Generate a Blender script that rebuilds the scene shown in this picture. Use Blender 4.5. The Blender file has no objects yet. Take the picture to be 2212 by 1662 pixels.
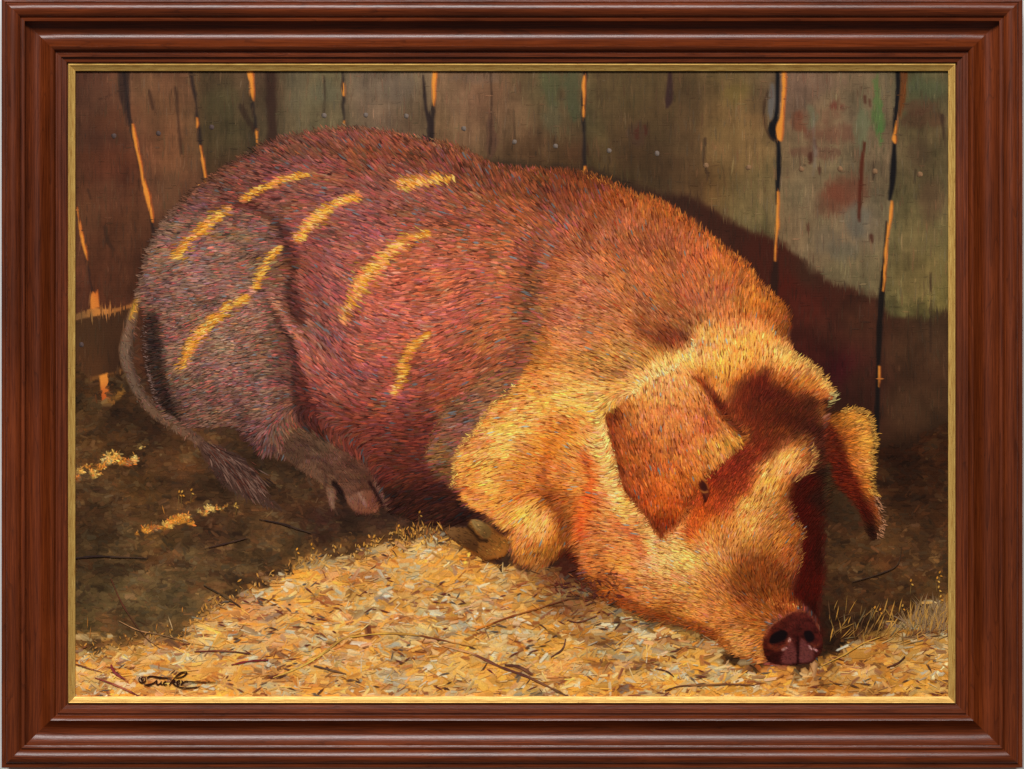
import bpy, math
import numpy as np

# ------------------------------------------------------------------ camera, light, exposure
S = 0.0005                      # metres per drawing unit
CX, CY = 1106.0, 831.0          # centre of the picture in drawing units
DIST = 3.0                      # camera distance from the canvas, metres
scene = bpy.context.scene
C = scene.collection
rng = np.random.default_rng(11)

cam_d = bpy.data.cameras.new('camera')
cam = bpy.data.objects.new('camera', cam_d); C.objects.link(cam)
cam.location = (0, -DIST, 0); cam.rotation_euler = (math.radians(90), 0, 0)
cam_d.sensor_width = 36; cam_d.lens = 36 * DIST / (2212 * S)
cam_d.clip_start = 0.05; cam_d.clip_end = 100
scene.camera = cam

world = bpy.data.worlds.new('World'); scene.world = world; world.use_nodes = True
world.node_tree.nodes['Background'].inputs[0].default_value = (1.0, 0.95, 0.92, 1)
world.node_tree.nodes['Background'].inputs[1].default_value = 0.10

def area(name, loc, target, size, size_y, power, col):
    d = bpy.data.lights.new(name, 'AREA'); d.shape = 'RECTANGLE'
    d.size = size; d.size_y = size_y; d.energy = power; d.color = col
    o = bpy.data.objects.new(name, d); C.objects.link(o); o.location = loc
    import mathutils
    v = mathutils.Vector(target) - mathutils.Vector(loc)
    o.rotation_euler = v.to_track_quat('-Z', 'Y').to_euler()
    return o
area('window_light', (-0.5, -5.0, 4.0), (0, 0, -0.3), 3.4, 1.9, 455, (1.0, 0.98, 0.97))
scene.view_settings.view_transform = 'Standard'
scene.view_settings.look = 'None'
scene.view_settings.exposure = 0.0
scene.view_settings.gamma = 1.0
scene.render.resolution_x = 1024; scene.render.resolution_y = 769

# ------------------------------------------------------------------ helpers
def W(p):                       # drawing (x, y, z) -> world
    p = np.asarray(p, float)
    o = np.empty_like(p)
    o[:, 0] = (p[:, 0] - CX) * S; o[:, 1] = -p[:, 2] * S; o[:, 2] = (CY - p[:, 1]) * S
    return o
def lin(c):
    c = np.clip(np.asarray(c, float) / 255.0, 0, 1)
    return np.where(c <= 0.04045, c / 12.92, ((c + 0.055) / 1.055) ** 2.4)
def link(name, me, parent=None, mat=None, label=None, kind=None):
    o = bpy.data.objects.new(name, me); C.objects.link(o)
    if parent is not None: o.parent = parent
    if mat is not None: me.materials.append(mat)
    if label: o['label'] = label
    if kind: o['kind'] = kind
    return o
def make_mesh(name, co, polys, counts, col=None):
    """co (n,3) world; polys flat vertex indices; counts verts per face; col (n,3) linear."""
    me = bpy.data.meshes.new(name)
    me.vertices.add(len(co)); me.vertices.foreach_set('co', np.asarray(co, np.float32).ravel())
    me.loops.add(len(polys)); me.loops.foreach_set('vertex_index', np.asarray(polys, np.int32))
    st = np.zeros(len(counts), np.int32); st[1:] = np.cumsum(counts)[:-1]
    me.polygons.add(len(counts)); me.polygons.foreach_set('loop_start', st)
    me.update(calc_edges=True)
    if col is not None:
        a = me.attributes.new('Col', 'FLOAT_COLOR', 'POINT')
        c4 = np.ones((len(co), 4), np.float32); c4[:, :3] = col
        a.data.foreach_set('color', c4.ravel())
    return me

# ------------------------------------------------------------------ materials
def mat_new(name):
    m = bpy.data.materials.new(name); m.use_nodes = True
    nt = m.node_tree; b = nt.nodes['Principled BSDF']
    return m, nt, b
def N(nt, t, **kw):
    n = nt.nodes.new(t)
    for k, v in kw.items():
        if hasattr(n, k): setattr(n, k, v)
        else: n.inputs[k.replace('_', ' ')].default_value = v
    return n
def mixrgb(nt, typ, fac, a, b):
    n = nt.nodes.new('ShaderNodeMix'); n.data_type = 'RGBA'; n.blend_type = typ
    for i, v in ((0, fac), (6, a), (7, b)):
        if hasattr(v, 'links') or hasattr(v, 'is_linked'): nt.links.new(v, n.inputs[i])
        else: n.inputs[i].default_value = v
    return n.outputs[2]

def oil_paint():
    m, nt, b = mat_new('oil_paint'); L = nt.links.new
    at = N(nt, 'ShaderNodeAttribute', attribute_name='Col')
    tc = N(nt, 'ShaderNodeTexCoord')
    mp = N(nt, 'ShaderNodeMapping'); L(tc.outputs['Object'], mp.inputs[0])
    n1 = N(nt, 'ShaderNodeTexNoise', Scale=900.0, Detail=3.0); L(mp.outputs[0], n1.inputs['Vector'])
    r1 = N(nt, 'ShaderNodeMapRange'); L(n1.outputs[0], r1.inputs[0])
    r1.inputs[1].default_value = 0.3; r1.inputs[2].default_value = 0.7
    r1.inputs[3].default_value = 0.88; r1.inputs[4].default_value = 1.12
    col = mixrgb(nt, 'MULTIPLY', 1.0, at.outputs['Color'], r1.outputs[0])
    L(col, b.inputs['Base Color'])
    # linen weave: two crossed sets of threads
    wx = N(nt, 'ShaderNodeTexWave', wave_type='BANDS', bands_direction='X', Scale=180.0, Distortion=1.2, Detail=1.0)
    wz = N(nt, 'ShaderNodeTexWave', wave_type='BANDS', bands_direction='Z', Scale=180.0, Distortion=1.2, Detail=1.0)
    L(mp.outputs[0], wx.inputs[0]); L(mp.outputs[0], wz.inputs[0])
    ad = N(nt, 'ShaderNodeMath', operation='ADD'); L(wx.outputs[1], ad.inputs[0]); L(wz.outputs[1], ad.inputs[1])
    ad2 = N(nt, 'ShaderNodeMath', operation='ADD'); L(ad.outputs[0], ad2.inputs[0]); L(n1.outputs[0], ad2.inputs[1])
    bp = N(nt, 'ShaderNodeBump', Strength=0.12, Distance=0.0003); L(ad2.outputs[0], bp.inputs['Height'])
    L(bp.outputs[0], b.inputs['Normal'])
    r2 = N(nt, 'ShaderNodeMapRange'); L(n1.outputs[0], r2.inputs[0])
    r2.inputs[3].default_value = 0.42; r2.inputs[4].default_value = 0.62
    L(r2.outputs[0], b.inputs['Roughness'])
    b.inputs['Specular IOR Level'].default_value = 0.06
    return m

def wood(seed):
    m, nt, b = mat_new('stained_wood'); L = nt.links.new
    uv = N(nt, 'ShaderNodeUVMap', uv_map='UVMap')
    def nz(sx, sy, scale, detail=4.0, dist=0.0):
        mp = N(nt, 'ShaderNodeMapping'); mp.inputs['Scale'].default_value = (sx, sy, 1)
        mp.inputs['Location'].default_value = (seed * 3.1, seed * 1.7, seed)
        L(uv.outputs[0], mp.inputs[0])
        n = N(nt, 'ShaderNodeTexNoise', Scale=scale, Detail=detail, Distortion=dist); L(mp.outputs[0], n.inputs['Vector'])
        return n.outputs[0]
    big = nz(1, 3, 5.0); grain = nz(3, 120, 6.0, 5.0, 0.4); pore = nz(25, 420, 4.0, 2.0)
    fig = nz(2.2, 26, 2.0, 1.0, 0.6)
    cr = N(nt, 'ShaderNodeValToRGB'); L(grain, cr.inputs[0])
    e = cr.color_ramp.elements
    e[0].position = 0.25; e[0].color = (*lin((72, 26, 7)), 1); e[1].position = 0.8; e[1].color = (*lin((124, 55, 19)), 1)
    # growth-ring lines: thin contours of a stretched noise
    ml = N(nt, 'ShaderNodeMath', operation='MULTIPLY'); L(fig, ml.inputs[0]); ml.inputs[1].default_value = 9.0
    fr = N(nt, 'ShaderNodeMath', operation='FRACT'); L(ml.outputs[0], fr.inputs[0])
    rg = N(nt, 'ShaderNodeMapRange'); L(fr.outputs[0], rg.inputs[0])
    rg.inputs[1].default_value = 0.0; rg.inputs[2].default_value = 0.16; rg.inputs[3].default_value = 0.55; rg.inputs[4].default_value = 1.0
    c = mixrgb(nt, 'MULTIPLY', 0.75, cr.outputs[0], rg.outputs[0])
    bg = N(nt, 'ShaderNodeMapRange'); L(big, bg.inputs[0]); bg.inputs[1].default_value = .3; bg.inputs[2].default_value = .7
    bg.inputs[3].default_value = 0.70; bg.inputs[4].default_value = 1.32
    c = mixrgb(nt, 'MULTIPLY', 1.0, c, bg.outputs[0])
    pr = N(nt, 'ShaderNodeMapRange'); L(pore, pr.inputs[0]); pr.inputs[1].default_value = .30; pr.inputs[2].default_value = .42
    pr.inputs[3].default_value = 0.70; pr.inputs[4].default_value = 1.0
    c = mixrgb(nt, 'MULTIPLY', 1.0, c, pr.outputs[0])
    L(c, b.inputs['Base Color'])
    rr = N(nt, 'ShaderNodeMapRange'); L(grain, rr.inputs[0]); rr.inputs[3].default_value = 0.25; rr.inputs[4].default_value = 0.38
    L(rr.outputs[0], b.inputs['Roughness'])
    b.inputs['Specular IOR Level'].default_value = 0.42
    bp = N(nt, 'ShaderNodeBump', Strength=0.22, Distance=0.0004); L(pore, bp.inputs['Height']); L(bp.outputs[0], b.inputs['Normal'])
    return m

def gilt(seed):
    m, nt, b = mat_new('gilt'); L = nt.links.new
    uv = N(nt, 'ShaderNodeUVMap', uv_map='UVMap')
    def nz(sx, sy, scale, detail=3.0):
        mp = N(nt, 'ShaderNodeMapping'); mp.inputs['Scale'].default_value = (sx, sy, 1)
        mp.inputs['Location'].default_value = (seed * 2.3, seed, 0); L(uv.outputs[0], mp.inputs[0])
        n = N(nt, 'ShaderNodeTexNoise', Scale=scale, Detail=detail); L(mp.outputs[0], n.inputs['Vector'])
        return n.outputs[0]
    streak = nz(20, 500, 3.0); spot = nz(160, 330, 3.0, 2.0)
    cr = N(nt, 'ShaderNodeValToRGB'); L(streak, cr.inputs[0]); e = cr.color_ramp.elements
    e[0].position = .3; e[0].color = (*lin((184, 130, 56)), 1); e[1].position = .72; e[1].color = (*lin((252, 210, 116)), 1)
    sp = N(nt, 'ShaderNodeMapRange'); L(spot, sp.inputs[0]); sp.inputs[1].default_value = .28; sp.inputs[2].default_value = .38
    sp.inputs[3].default_value = .35; sp.inputs[4].default_value = 1.0
    c = mixrgb(nt, 'MULTIPLY', 1.0, cr.outputs[0], sp.outputs[0]); L(c, b.inputs['Base Color'])
    b.inputs['Metallic'].default_value = 0.45; b.inputs['Roughness'].default_value = 0.5
    bp = N(nt, 'ShaderNodeBump', Strength=0.3, Distance=0.0003); L(streak, bp.inputs['Height']); L(bp.outputs[0], b.inputs['Normal'])
    return m

PAINT = oil_paint()
m_wall, nt, b = mat_new('wall_plaster')
nz = N(nt, 'ShaderNodeTexNoise', Scale=60.0, Detail=4.0)
cr = N(nt, 'ShaderNodeValToRGB'); nt.links.new(nz.outputs[0], cr.inputs[0])
cr.color_ramp.elements[0].color = (0.62, 0.63, 0.64, 1); cr.color_ramp.elements[1].color = (0.76, 0.77, 0.78, 1)
nt.links.new(cr.outputs[0], b.inputs['Base Color']); b.inputs['Roughness'].default_value = 0.9
m_linen, nt, b = mat_new('raw_linen'); b.inputs['Base Color'].default_value = (0.3, 0.24, 0.16, 1); b.inputs['Roughness'].default_value = 0.9

# ------------------------------------------------------------------ the wall it hangs on
wl = make_mesh('wall', W([(-1500, -1200, -70), (3700, -1200, -70), (3700, 2900, -70), (-1500, 2900, -70)]), [0, 3, 2, 1], [4])
wo = link('wall', wl, None, m_wall, kind='structure'); wo['label'] = 'pale plain wall behind the picture frame'

root = bpy.data.objects.new('framed_painting', None); C.objects.link(root)
root['label'] = 'oil painting of a sleeping pig in a brown wooden frame with gilt edge'
root['category'] = 'painting'

# ------------------------------------------------------------------ frame: four mitred rails and four gilt slips
OUT = (3.5, -3.0, 2209.0, 1659.0); INN = (163.0, 154.0, 2048.0, 1504.5)
TOT = 159.5
PROF = [(0, -60), (0, 41.2), (.4, 41.7), (2, 42), (7.6, 42.2), (8.0, 40.5), (8.8, 40.5), (9.2, 43), (11, 45.6), (15, 48.4), (20, 49.6), (25, 49.4), (30, 47.8),
        (35, 45), (38.5, 42), (40.6, 39.2), (41, 36.6), (42.2, 36.6), (42.6, 40), (43.3, 40.8), (48.8, 40.2), (49.8, 39.6), (50.3, 38.2),
        (50.9, 27.5), (53, 25.6), (58, 21.4), (65, 16.8), (72, 13.8), (79, 12.8), (85, 14.2), (91, 18), (97, 23.4), (102, 29.2), (104.6, 32.6), (105.4, 33.2), (106.2, 32.8), (109, 31.6),
        (112.5, 28.8), (115.4, 24.8), (117, 20.6), (120.6, 20.2), (121, 23.2), (121.8, 23.8), (128, 23.2), (128.9, 22.4), (129.3, 19.4), (131.6, 19.2), (132, 17.6),
        (139.6, 16.2), (140.6, 15.2), (141.2, 9), (143.2, 8.6), (143.2, -1)]
GOLD = [(143.4, -1), (143.4, 12.6), (143.9, 13.8), (145.2, 14.6), (146.4, 14.2), (148, 12.6), (151, 10.4), (155, 8), (157.8, 6.6), (158.9, 6.0), (159.4, 5.0), (159.5, 0.6)]
def rail(name, side, prof, mat, parent, nseg=48):
    co, uvs = [], []
    arr = np.array(prof, float)
    vlen = np.concatenate([[0], np.cumsum(np.hypot(*np.diff(arr, axis=0).T))])
    wob = rng.normal(0, 1, (nseg + 1,)); wob = np.convolve(wob, np.ones(9) / 9, 'same') * 0.35
    for i in range(nseg + 1):
        s = i / nseg
        for k, (u, z) in enumerate(prof):
            t = u / TOT
            x0 = OUT[0] + (INN[0] - OUT[0]) * t; x1 = OUT[2] + (INN[2] - OUT[2]) * t
            y0 = OUT[1] + (INN[1] - OUT[1]) * t; y1 = OUT[3] + (INN[3] - OUT[3]) * t
            if side == 'top': x, y = x0 + (x1 - x0) * s, y0
            elif side == 'bottom': x, y = x1 + (x0 - x1) * s, y1
            elif side == 'left': x, y = x0, y1 + (y0 - y1) * s
            else: x, y = x1, y0 + (y1 - y0) * s
            f = 1 - max(z, 0) * S / DIST
            zz = z + (wob[i] if 0 < i < nseg and z > 0 else 0)
            x = CX + (x - CX) * f; y = CY + (y - CY) * f
            co.append((x, y, zz)); uvs.append(((x if side in ('top', 'bottom') else y) * S, vlen[k] * S))
    n = len(prof); polys = []
    for i in range(nseg):
        for k in range(n - 1):
            a = i * n + k; polys += [a, a + 1, a + n + 1, a + n]
    me = make_mesh(name, W(co), polys, [4] * (nseg * (n - 1)))
    ul = me.uv_layers.new(name='UVMap'); uvs = np.array(uvs, np.float32)
    ul.data.foreach_set('uv', uvs[np.array(polys)].ravel())
    me.polygons.foreach_set('use_smooth', np.ones(len(me.polygons), bool))
    me.set_sharp_from_angle(angle=math.radians(32))
    return link(name, me, parent, mat)
for i, side in enumerate(('top', 'right', 'bottom', 'left')):
    r = rail('frame_rail', side, PROF, wood(i + 1.3), root)
    rail('gilt_slip', side, GOLD, gilt(i + .7), r)

# ------------------------------------------------------------------ the painted picture: colour and region grids
STEP = 2.4
X0, Y0, X1, Y1 = 158.0, 149.0, 2053.0, 1510.0
gx = np.arange(X0, X1 + .1, STEP); gy = np.arange(Y0, Y1 + .1, STEP)
NX, NY = len(gx), len(gy)
GX, GY = np.meshgrid(gx, gy)
F = np.zeros((NY, NX, 3)); LAB = np.zeros((NY, NX), np.int32); FUR = np.zeros((NY, NX))

def vnoise(sx, sy, octaves=1, gain=.5):
    out = np.zeros((NY, NX)); a = 1.0; tot = 0
    for o in range(octaves):
        nx = int((X1 - X0) / sx) + 3; ny = int((Y1 - Y0) / sy) + 3
        r = rng.random((ny, nx))
        fx = (GX[0] - X0) / sx; fy = (GY[:, 0] - Y0) / sy
        ix = fx.astype(int); iy = fy.astype(int); tx = fx - ix; ty = fy - iy
        tx = tx * tx * (3 - 2 * tx); ty = (ty * ty * (3 - 2 * ty))[:, None]
        A = r[np.ix_(iy, ix)] * (1 - tx) + r[np.ix_(iy, ix + 1)] * tx
        B = r[np.ix_(iy + 1, ix)] * (1 - tx) + r[np.ix_(iy + 1, ix + 1)] * tx
        out += a * (A * (1 - ty) + B * ty); tot += a; a *= gain; sx /= 2; sy /= 2
    return out / tot - .5
RAG = vnoise(26, 26, 3) * 2
MOT = vnoise(60, 60, 5, .62) * 2
VERT = vnoise(14, 160, 3) * 2
HORI = vnoise(120, 8, 3) * 2

def idw(pts, px, py, soft=22., power=1.7):
    pts = np.asarray(pts, float); num = np.zeros(px.shape + (pts.shape[1] - 2,)); den = np.zeros(px.shape)
    for p in pts:
        w = 1.0 / ((px - p[0]) ** 2 + (py - p[1]) ** 2 + soft * soft) ** power
        num += w[..., None] * p[2:]; den += w
    return num / den[..., None]
def smooth_poly(p, n=5):
    p = np.asarray(p, float); out = []
    for i in range(len(p)):
        a, b, c, d = p[i - 1], p[i], p[(i + 1) % len(p)], p[(i + 2) % len(p)]
        for t in np.linspace(0, 1, n, endpoint=False):
            out.append(.5 * ((2 * b) + (c - a) * t + (2 * a - 5 * b + 4 * c - d) * t * t + (3 * b - a - 3 * c + d) * t ** 3))
    return np.array(out)
def smooth_line(p, n=6):
    p = np.asarray(p, float)
    q = np.vstack([2 * p[0] - p[1], p, 2 * p[-1] - p[-2]]); out = []
    for i in range(1, len(q) - 2):
        a, b, c, d = q[i - 1], q[i], q[i + 1], q[i + 2]
        for t in np.linspace(0, 1, n, endpoint=False):
            out.append(.5 * ((2 * b) + (c - a) * t + (2 * a - 5 * b + 4 * c - d) * t * t + (3 * b - a - 3 * c + d) * t ** 3))
    out.append(p[-1]); return np.array(out)
def box(xa, ya, xb, yb):
    ia = max(0, int((ya - Y0) / STEP)); ib = min(NY, int((yb - Y0) / STEP) + 2)
    ja = max(0, int((xa - X0) / STEP)); jb = min(NX, int((xb - X0) / STEP) + 2)
    return slice(ia, max(ia, ib)), slice(ja, max(ja, jb))
def sdist(poly, sl):                              # signed distance, inside positive
    px, py = GX[sl], GY[sl]; d2 = np.full(px.shape, 1e12); ins = np.zeros(px.shape, bool)
    for i in range(len(poly)):
        ax, ay = poly[i - 1]; bx, by = poly[i]
        ex, ey = bx - ax, by - ay; l2 = ex * ex + ey * ey + 1e-9
        t = np.clip(((px - ax) * ex + (py - ay) * ey) / l2, 0, 1)
        d2 = np.minimum(d2, (px - ax - t * ex) ** 2 + (py - ay - t * ey) ** 2)
        if ay != by:
            ins ^= ((ay > py) != (by > py)) & (px < ex * (py - ay) / ey + ax)
    d = np.sqrt(d2); return np.where(ins, d, -d)
def layer(poly, col, feather=5., rag=0., alpha=1., label=None, fur=None, smooth=True, soft=22.):
    """Lay a patch of colour (one colour or control points) over the picture."""
    p = smooth_poly(poly) if smooth else np.asarray(poly, float)
    m = feather + rag + 4
    sl = box(p[:, 0].min() - m, p[:, 1].min() - m, p[:, 0].max() + m, p[:, 1].max() + m)
    d = sdist(p, sl) + RAG[sl] * rag
    a = np.clip(d / (2 * feather) + .5, 0, 1); a = a * a * (3 - 2 * a) * alpha
    col = np.asarray(col, float)
    c = col if col.ndim == 1 else idw(col, GX[sl], GY[sl], soft)
    F[sl] = F[sl] * (1 - a[..., None]) + c * a[..., None]
    if label is not None: LAB[sl][d > 0] = label
    if fur is not None: FUR[sl][d > 0] = fur
    return sl, a
def line(pts, w, col, feather=1.6, alpha=1., label=None, rag=0., smooth=True):
    """pts (x, y[, width factor]); paints a line of half width w."""
    p = np.asarray(pts, float)
    if p.shape[1] == 2: p = np.c_[p, np.ones(len(p))]
    if smooth and len(p) > 2: p = smooth_line(p, 4)
    m = w * p[:, 2].max() + feather + rag + 3
    sl = box(p[:, 0].min() - m, p[:, 1].min() - m, p[:, 0].max() + m, p[:, 1].max() + m)
    px, py = GX[sl], GY[sl]; best = np.full(px.shape, -1e9)
    for i in range(len(p) - 1):
        ax, ay, aw = p[i]; bx, by, bw = p[i + 1]; ex, ey = bx - ax, by - ay
        t = np.clip(((px - ax) * ex + (py - ay) * ey) / (ex * ex + ey * ey + 1e-9), 0, 1)
        best = np.maximum(best, w * (aw + (bw - aw) * t) - np.hypot(px - ax - t * ex, py - ay - t * ey))
    best = best + RAG[sl] * rag
    a = np.clip(best / (2 * feather) + .5, 0, 1) * alpha
    c = np.asarray(col, float)
    if c.ndim > 1: c = idw(c, px, py)
    F[sl] = F[sl] * (1 - a[..., None]) + c * a[..., None]
    if label is not None: LAB[sl][best > 0] = label
REG = {}
def lum0(c): return c[..., 0] * .3 + c[..., 1] * .59 + c[..., 2] * .11
def region(name, **kw):
    i = len(REG) + 1; REG[i] = dict(name=name, **kw); return i

# ------------------------------------------------------------------ barn wall
WALL = [(180,170,62,42,32),(180,300,60,38,28),(180,450,70,46,32),(180,600,66,40,28),(240,400,62,38,28),(240,560,64,42,30),(300,170,78,58,42),(350,250,84,58,40),
 (370,350,80,56,38),(400,420,70,48,34),(330,560,50,32,24),(470,200,74,58,40),(480,300,68,56,38),(500,360,62,42,28),(590,200,62,42,30),(640,200,88,78,58),(690,180,90,80,58),
 (720,230,88,76,54),(790,180,90,78,62),(850,200,98,84,64),(900,260,86,68,48),(990,200,100,80,62),(1050,200,98,76,56),(1100,230,92,74,54),(1190,200,80,72,50),(1230,250,80,74,50),
 (1150,350,66,52,34),(1240,350,60,46,30),(1320,200,90,74,48),(1380,260,84,66,42),(1400,340,66,46,30),(1460,300,78,60,40),(1500,200,84,66,44),(1560,250,106,84,52),(1600,330,108,86,54),
 (1620,420,100,82,54),(1640,480,100,84,56),(1540,400,100,74,44),(1730,200,98,78,62),(1780,260,102,82,58),(1850,250,98,82,62),(1880,330,96,80,58),(1750,420,98,84,60),(1800,500,104,88,64),
 (1860,480,98,86,68),(1850,590,98,88,60),(1990,200,82,76,54),(1990,280,84,70,48),(2020,400,86,72,50),(1980,500,100,84,56),(2000,600,114,94,60),(2030,640,102,90,52)]
F[:] = idw(WALL, GX, GY, 40) * (1.14, 1.09, 1.06)
F *= (1 + .20 * MOT + .12 * VERT + .05 * HORI + .16 * vnoise(5, 110, 3) + .10 * vnoise(7, 7, 2))[..., None]
F[..., 0] += 9 * vnoise(90, 90, 3); F[..., 1] += 7 * vnoise(110, 140, 3)
# board edges (x at the top, x lower down) in the order they stand
EDGE = [[(150, 100), (150, 1700)],
        [(160, 330), (166, 448), (186, 562), (205, 650), (214, 700)],
        [(262, 100), (268, 152), (280, 258), (303, 357), (324, 433), (333, 527), (350, 640)],
        [(408, 100), (412, 152), (424, 228), (432, 316), (446, 413), (460, 500)],
        [(536, 100), (538, 152), (545, 217), (553, 282), (556, 340), (560, 420)],
        [(738, 100), (740, 152), (742, 206), (743, 290), (744, 380)],
        [(940, 100), (938, 153), (935, 228), (930, 320), (930, 400)],
        [(1266, 100), (1264, 155), (1260, 225), (1262, 357), (1263, 420)],
        [(1684, 100), (1684, 155), (1682, 281), (1681, 404), (1678, 520), (1671, 640), (1660, 760)],
        [(1944, 100), (1942, 155), (1933, 290), (1925, 436), (1911, 595), (1904, 640), (1898, 800), (1892, 960), (1888, 1010)]]
def edge_x(e, y):
    e = np.asarray(e, float); return np.interp(y, e[:, 1], e[:, 0])
boards = []
for i, e in enumerate(EDGE):
    bid = region('painted_board'); boards.append(bid)
    m = GX >= edge_x(e, GY)
    if i == 1: m &= (GY > 330) & (GY < 700)
    LAB[m] = bid
# board-to-board differences in tone
for i, (dr, dg, db) in enumerate([(2, 0, 0), (4, 0, -2), (9, 6, 4), (-6, -1, -2), (5, 7, 4), (6, 5, 5), (10, 3, 0), (-4, -2, -4), (4, 4, 4), (-7, -2, -5)]):
    F[LAB == boards[i]] += (dr, dg, db)
layer([(573, 140), (594, 140), (597, 230), (603, 316), (600, 345), (578, 345), (576, 220)], (54, 34, 26), 6, 4, .85)
layer([(1290, 140), (1460, 140), (1510, 150), (1513, 300), (1516, 450), (1440, 430), (1330, 340)], (70, 50, 32), 9, 5, .35)  # shade painted on the boards left of the wall's shadow edge
# worn, stained patches on the right-hand boards
for (x, y, rx, ry, c, a) in [(1770, 250, 46, 16, (112, 76, 56), .5), (1800, 290, 60, 22, (106, 62, 46), .55), (1770, 330, 70, 12, (96, 58, 44), .5), (1830, 415, 44, 34, (104, 50, 34), .6),
     (1800, 430, 36, 30, (112, 56, 38), .5), (1650, 260, 40, 20, (122, 88, 52), .5), (1580, 290, 50, 26, (128, 98, 56), .5), (1590, 200, 30, 26, (112, 92, 44), .5), (1895, 230, 10, 70, (78, 106, 52), .7),
     (1903, 270, 9, 40, (70, 118, 52), .6), (1860, 270, 14, 60, (98, 106, 74), .6), (1980, 230, 40, 14, (90, 54, 38), .5), (1990, 260, 46, 18, (78, 46, 32), .5), (2000, 190, 40, 22, (84, 92, 60), .5),
     (1725, 262, 12, 20, (112, 58, 38), .6), (1755, 250, 12, 22, (100, 104, 76), .6), (1790, 180, 40, 14, (110, 84, 66), .5), (1815, 230, 16, 12, (104, 44, 34), .6), (1850, 480, 26, 40, (88, 86, 76), .5),
     (1790, 520, 30, 30, (112, 96, 74), .5), (1820, 540, 30, 20, (92, 88, 74), .4), (2010, 430, 26, 50, (98, 66, 46), .4), (1985, 330, 30, 30, (72, 52, 36), .5), (1190, 190, 20, 40, (72, 78, 50), .6),
     (1240, 200, 16, 60, (70, 78, 52), .6), (1190, 260, 20, 30, (92, 88, 62), .5), (860, 190, 40, 30, (108, 92, 76), .5), (700, 200, 30, 30, (94, 90, 68), .5), (640, 190, 26, 50, (96, 86, 64), .4),
     (1020, 170, 60, 12, (112, 90, 74), .4), (1060, 290, 12, 50, (84, 52, 42), .5), (1375, 290, 22, 24, (70, 46, 38), .4), (250, 260, 50, 30, (84, 50, 32), .5), (210, 200, 30, 40, (78, 52, 38), .5),
     (320, 260, 40, 30, (98, 68, 46), .5), (240, 340, 60, 30, (86, 48, 30), .5), (230, 430, 40, 40, (82, 52, 36), .5), (190, 480, 30, 30, (84, 56, 38), .5), (480, 220, 40, 30, (74, 68, 42), .5), (370, 420, 20, 50, (88, 64, 44), .4)]:
    layer([(x + rx * math.cos(t), y + ry * math.sin(t)) for t in np.linspace(0, 2 * math.pi, 9)[:-1]], c, max(5, min(rx, ry) * .55), 14, a)
# the pig's cast shadow as it is painted on the boards
SHAD = [(1200,370,60,40,26),(1330,400,56,36,24),(1450,430,56,32,22),(1560,490,60,30,20),(1650,560,66,28,18),(1700,620,76,26,16),(1745,590,62,36,24),(1740,660,68,26,17),(1790,720,62,30,20),(1760,760,66,24,17),(1850,700,70,38,24),
 (1850,820,58,30,20),(1960,760,74,46,28),(2020,720,72,48,30),(1960,880,72,46,28),(2030,900,62,40,24),(1960,980,46,26,14),(2040,980,38,22,12),(1850,880,50,24,16),(1815,800,64,18,20)]
layer([(1180, 368), (1290, 366), (1400, 408), (1505, 432), (1560, 462), (1640, 506), (1700, 534), (1745, 575), (1790, 604), (1850, 628), (1892, 640), (1925, 682), (2000, 690), (2080, 705), (2080, 1100), (1600, 1100), (1200, 500)],
      SHAD, 11, 10)
layer([(1050, 345), (1120, 350), (1180, 360), (1260, 372), (1350, 395), (1300, 440), (1100, 400), (1020, 350)], (54, 40, 27), 12, 6, .8)
F[int((640-Y0)/STEP):, int((1640-X0)/STEP):] *= (1 + .30 * MOT + .08 * VERT)[int((640-Y0)/STEP):, int((1640-X0)/STEP):, None]
# dark gaps between the boards
DK = (34, 26, 26)
for e, y0, y1, w in [(EDGE[1], 448, 640, 2.4), (EDGE[2], 140, 540, 3.6), (EDGE[3], 140, 400, 3.6), (EDGE[4], 210, 330, 4), (EDGE[5], 140, 262, 3), (EDGE[6], 225, 320, 4.6), (EDGE[7], 140, 380, 4)]:
    ys = np.linspace(y0, y1, 12); line(np.c_[edge_x(e, ys) + rng.normal(0, .8, 12), ys, rng.uniform(.6, 1.3, 12)], w, DK, 2.6, .8, rag=2)
line([(268, 140, 1.6), (268, 200, 1.5), (274, 240, .8), (281, 270, .5)], 8, DK, 3, .7, rag=2)
line([(914, 164, .5), (917, 200, 1), (920, 235, 1), (925, 252, 1.6), (930, 270, 2.2), (930, 312, 2.4)], 3.2, (44, 32, 30), 2, .9)
line([(1447, 150, .6), (1447, 180, 1.2), (1445, 215, 1.6), (1441, 231, .6)], 5, (54, 34, 32), 2.5, .9)
line([(1680, 150, 1), (1679, 220, 1.1), (1676, 255, 1.4), (1670, 275, 2.6), (1672, 295, 2.2), (1681, 310, 1.1), (1682, 360, 1.3), (1680, 404, 1.1), (1678, 440, .6)], 4, (22, 20, 22), 2.2)
line([(1676, 560, 1), (1673, 600, 1.8), (1671, 640, 1.6), (1668, 690, .6)], 5, (40, 24, 18), 3, .8)
line([(1658, 200, 1), (1650, 230, 1), (1652, 265, 1), (1662, 295, 1), (1678, 305, 1)], 2.2, (64, 42, 28), 2, .8)
layer([(1664, 185), (1674, 190), (1673, 240), (1664, 260), (1657, 240)], (104, 100, 96), 5, 2, .8)
line([(1940, 150, 1.2), (1940, 200, 1.1), (1934, 255, 1), (1932, 310, .9), (1930, 360, 1.5), (1927, 400, 1.3), (1922, 430, .8)], 4.4, (22, 19, 20), 2.2)
line([(1953, 150, 1.3), (1952, 190, 1.2), (1948, 225, 1), (1943, 250, .5)], 6, (104, 56, 24), 2.5, .95)
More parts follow.
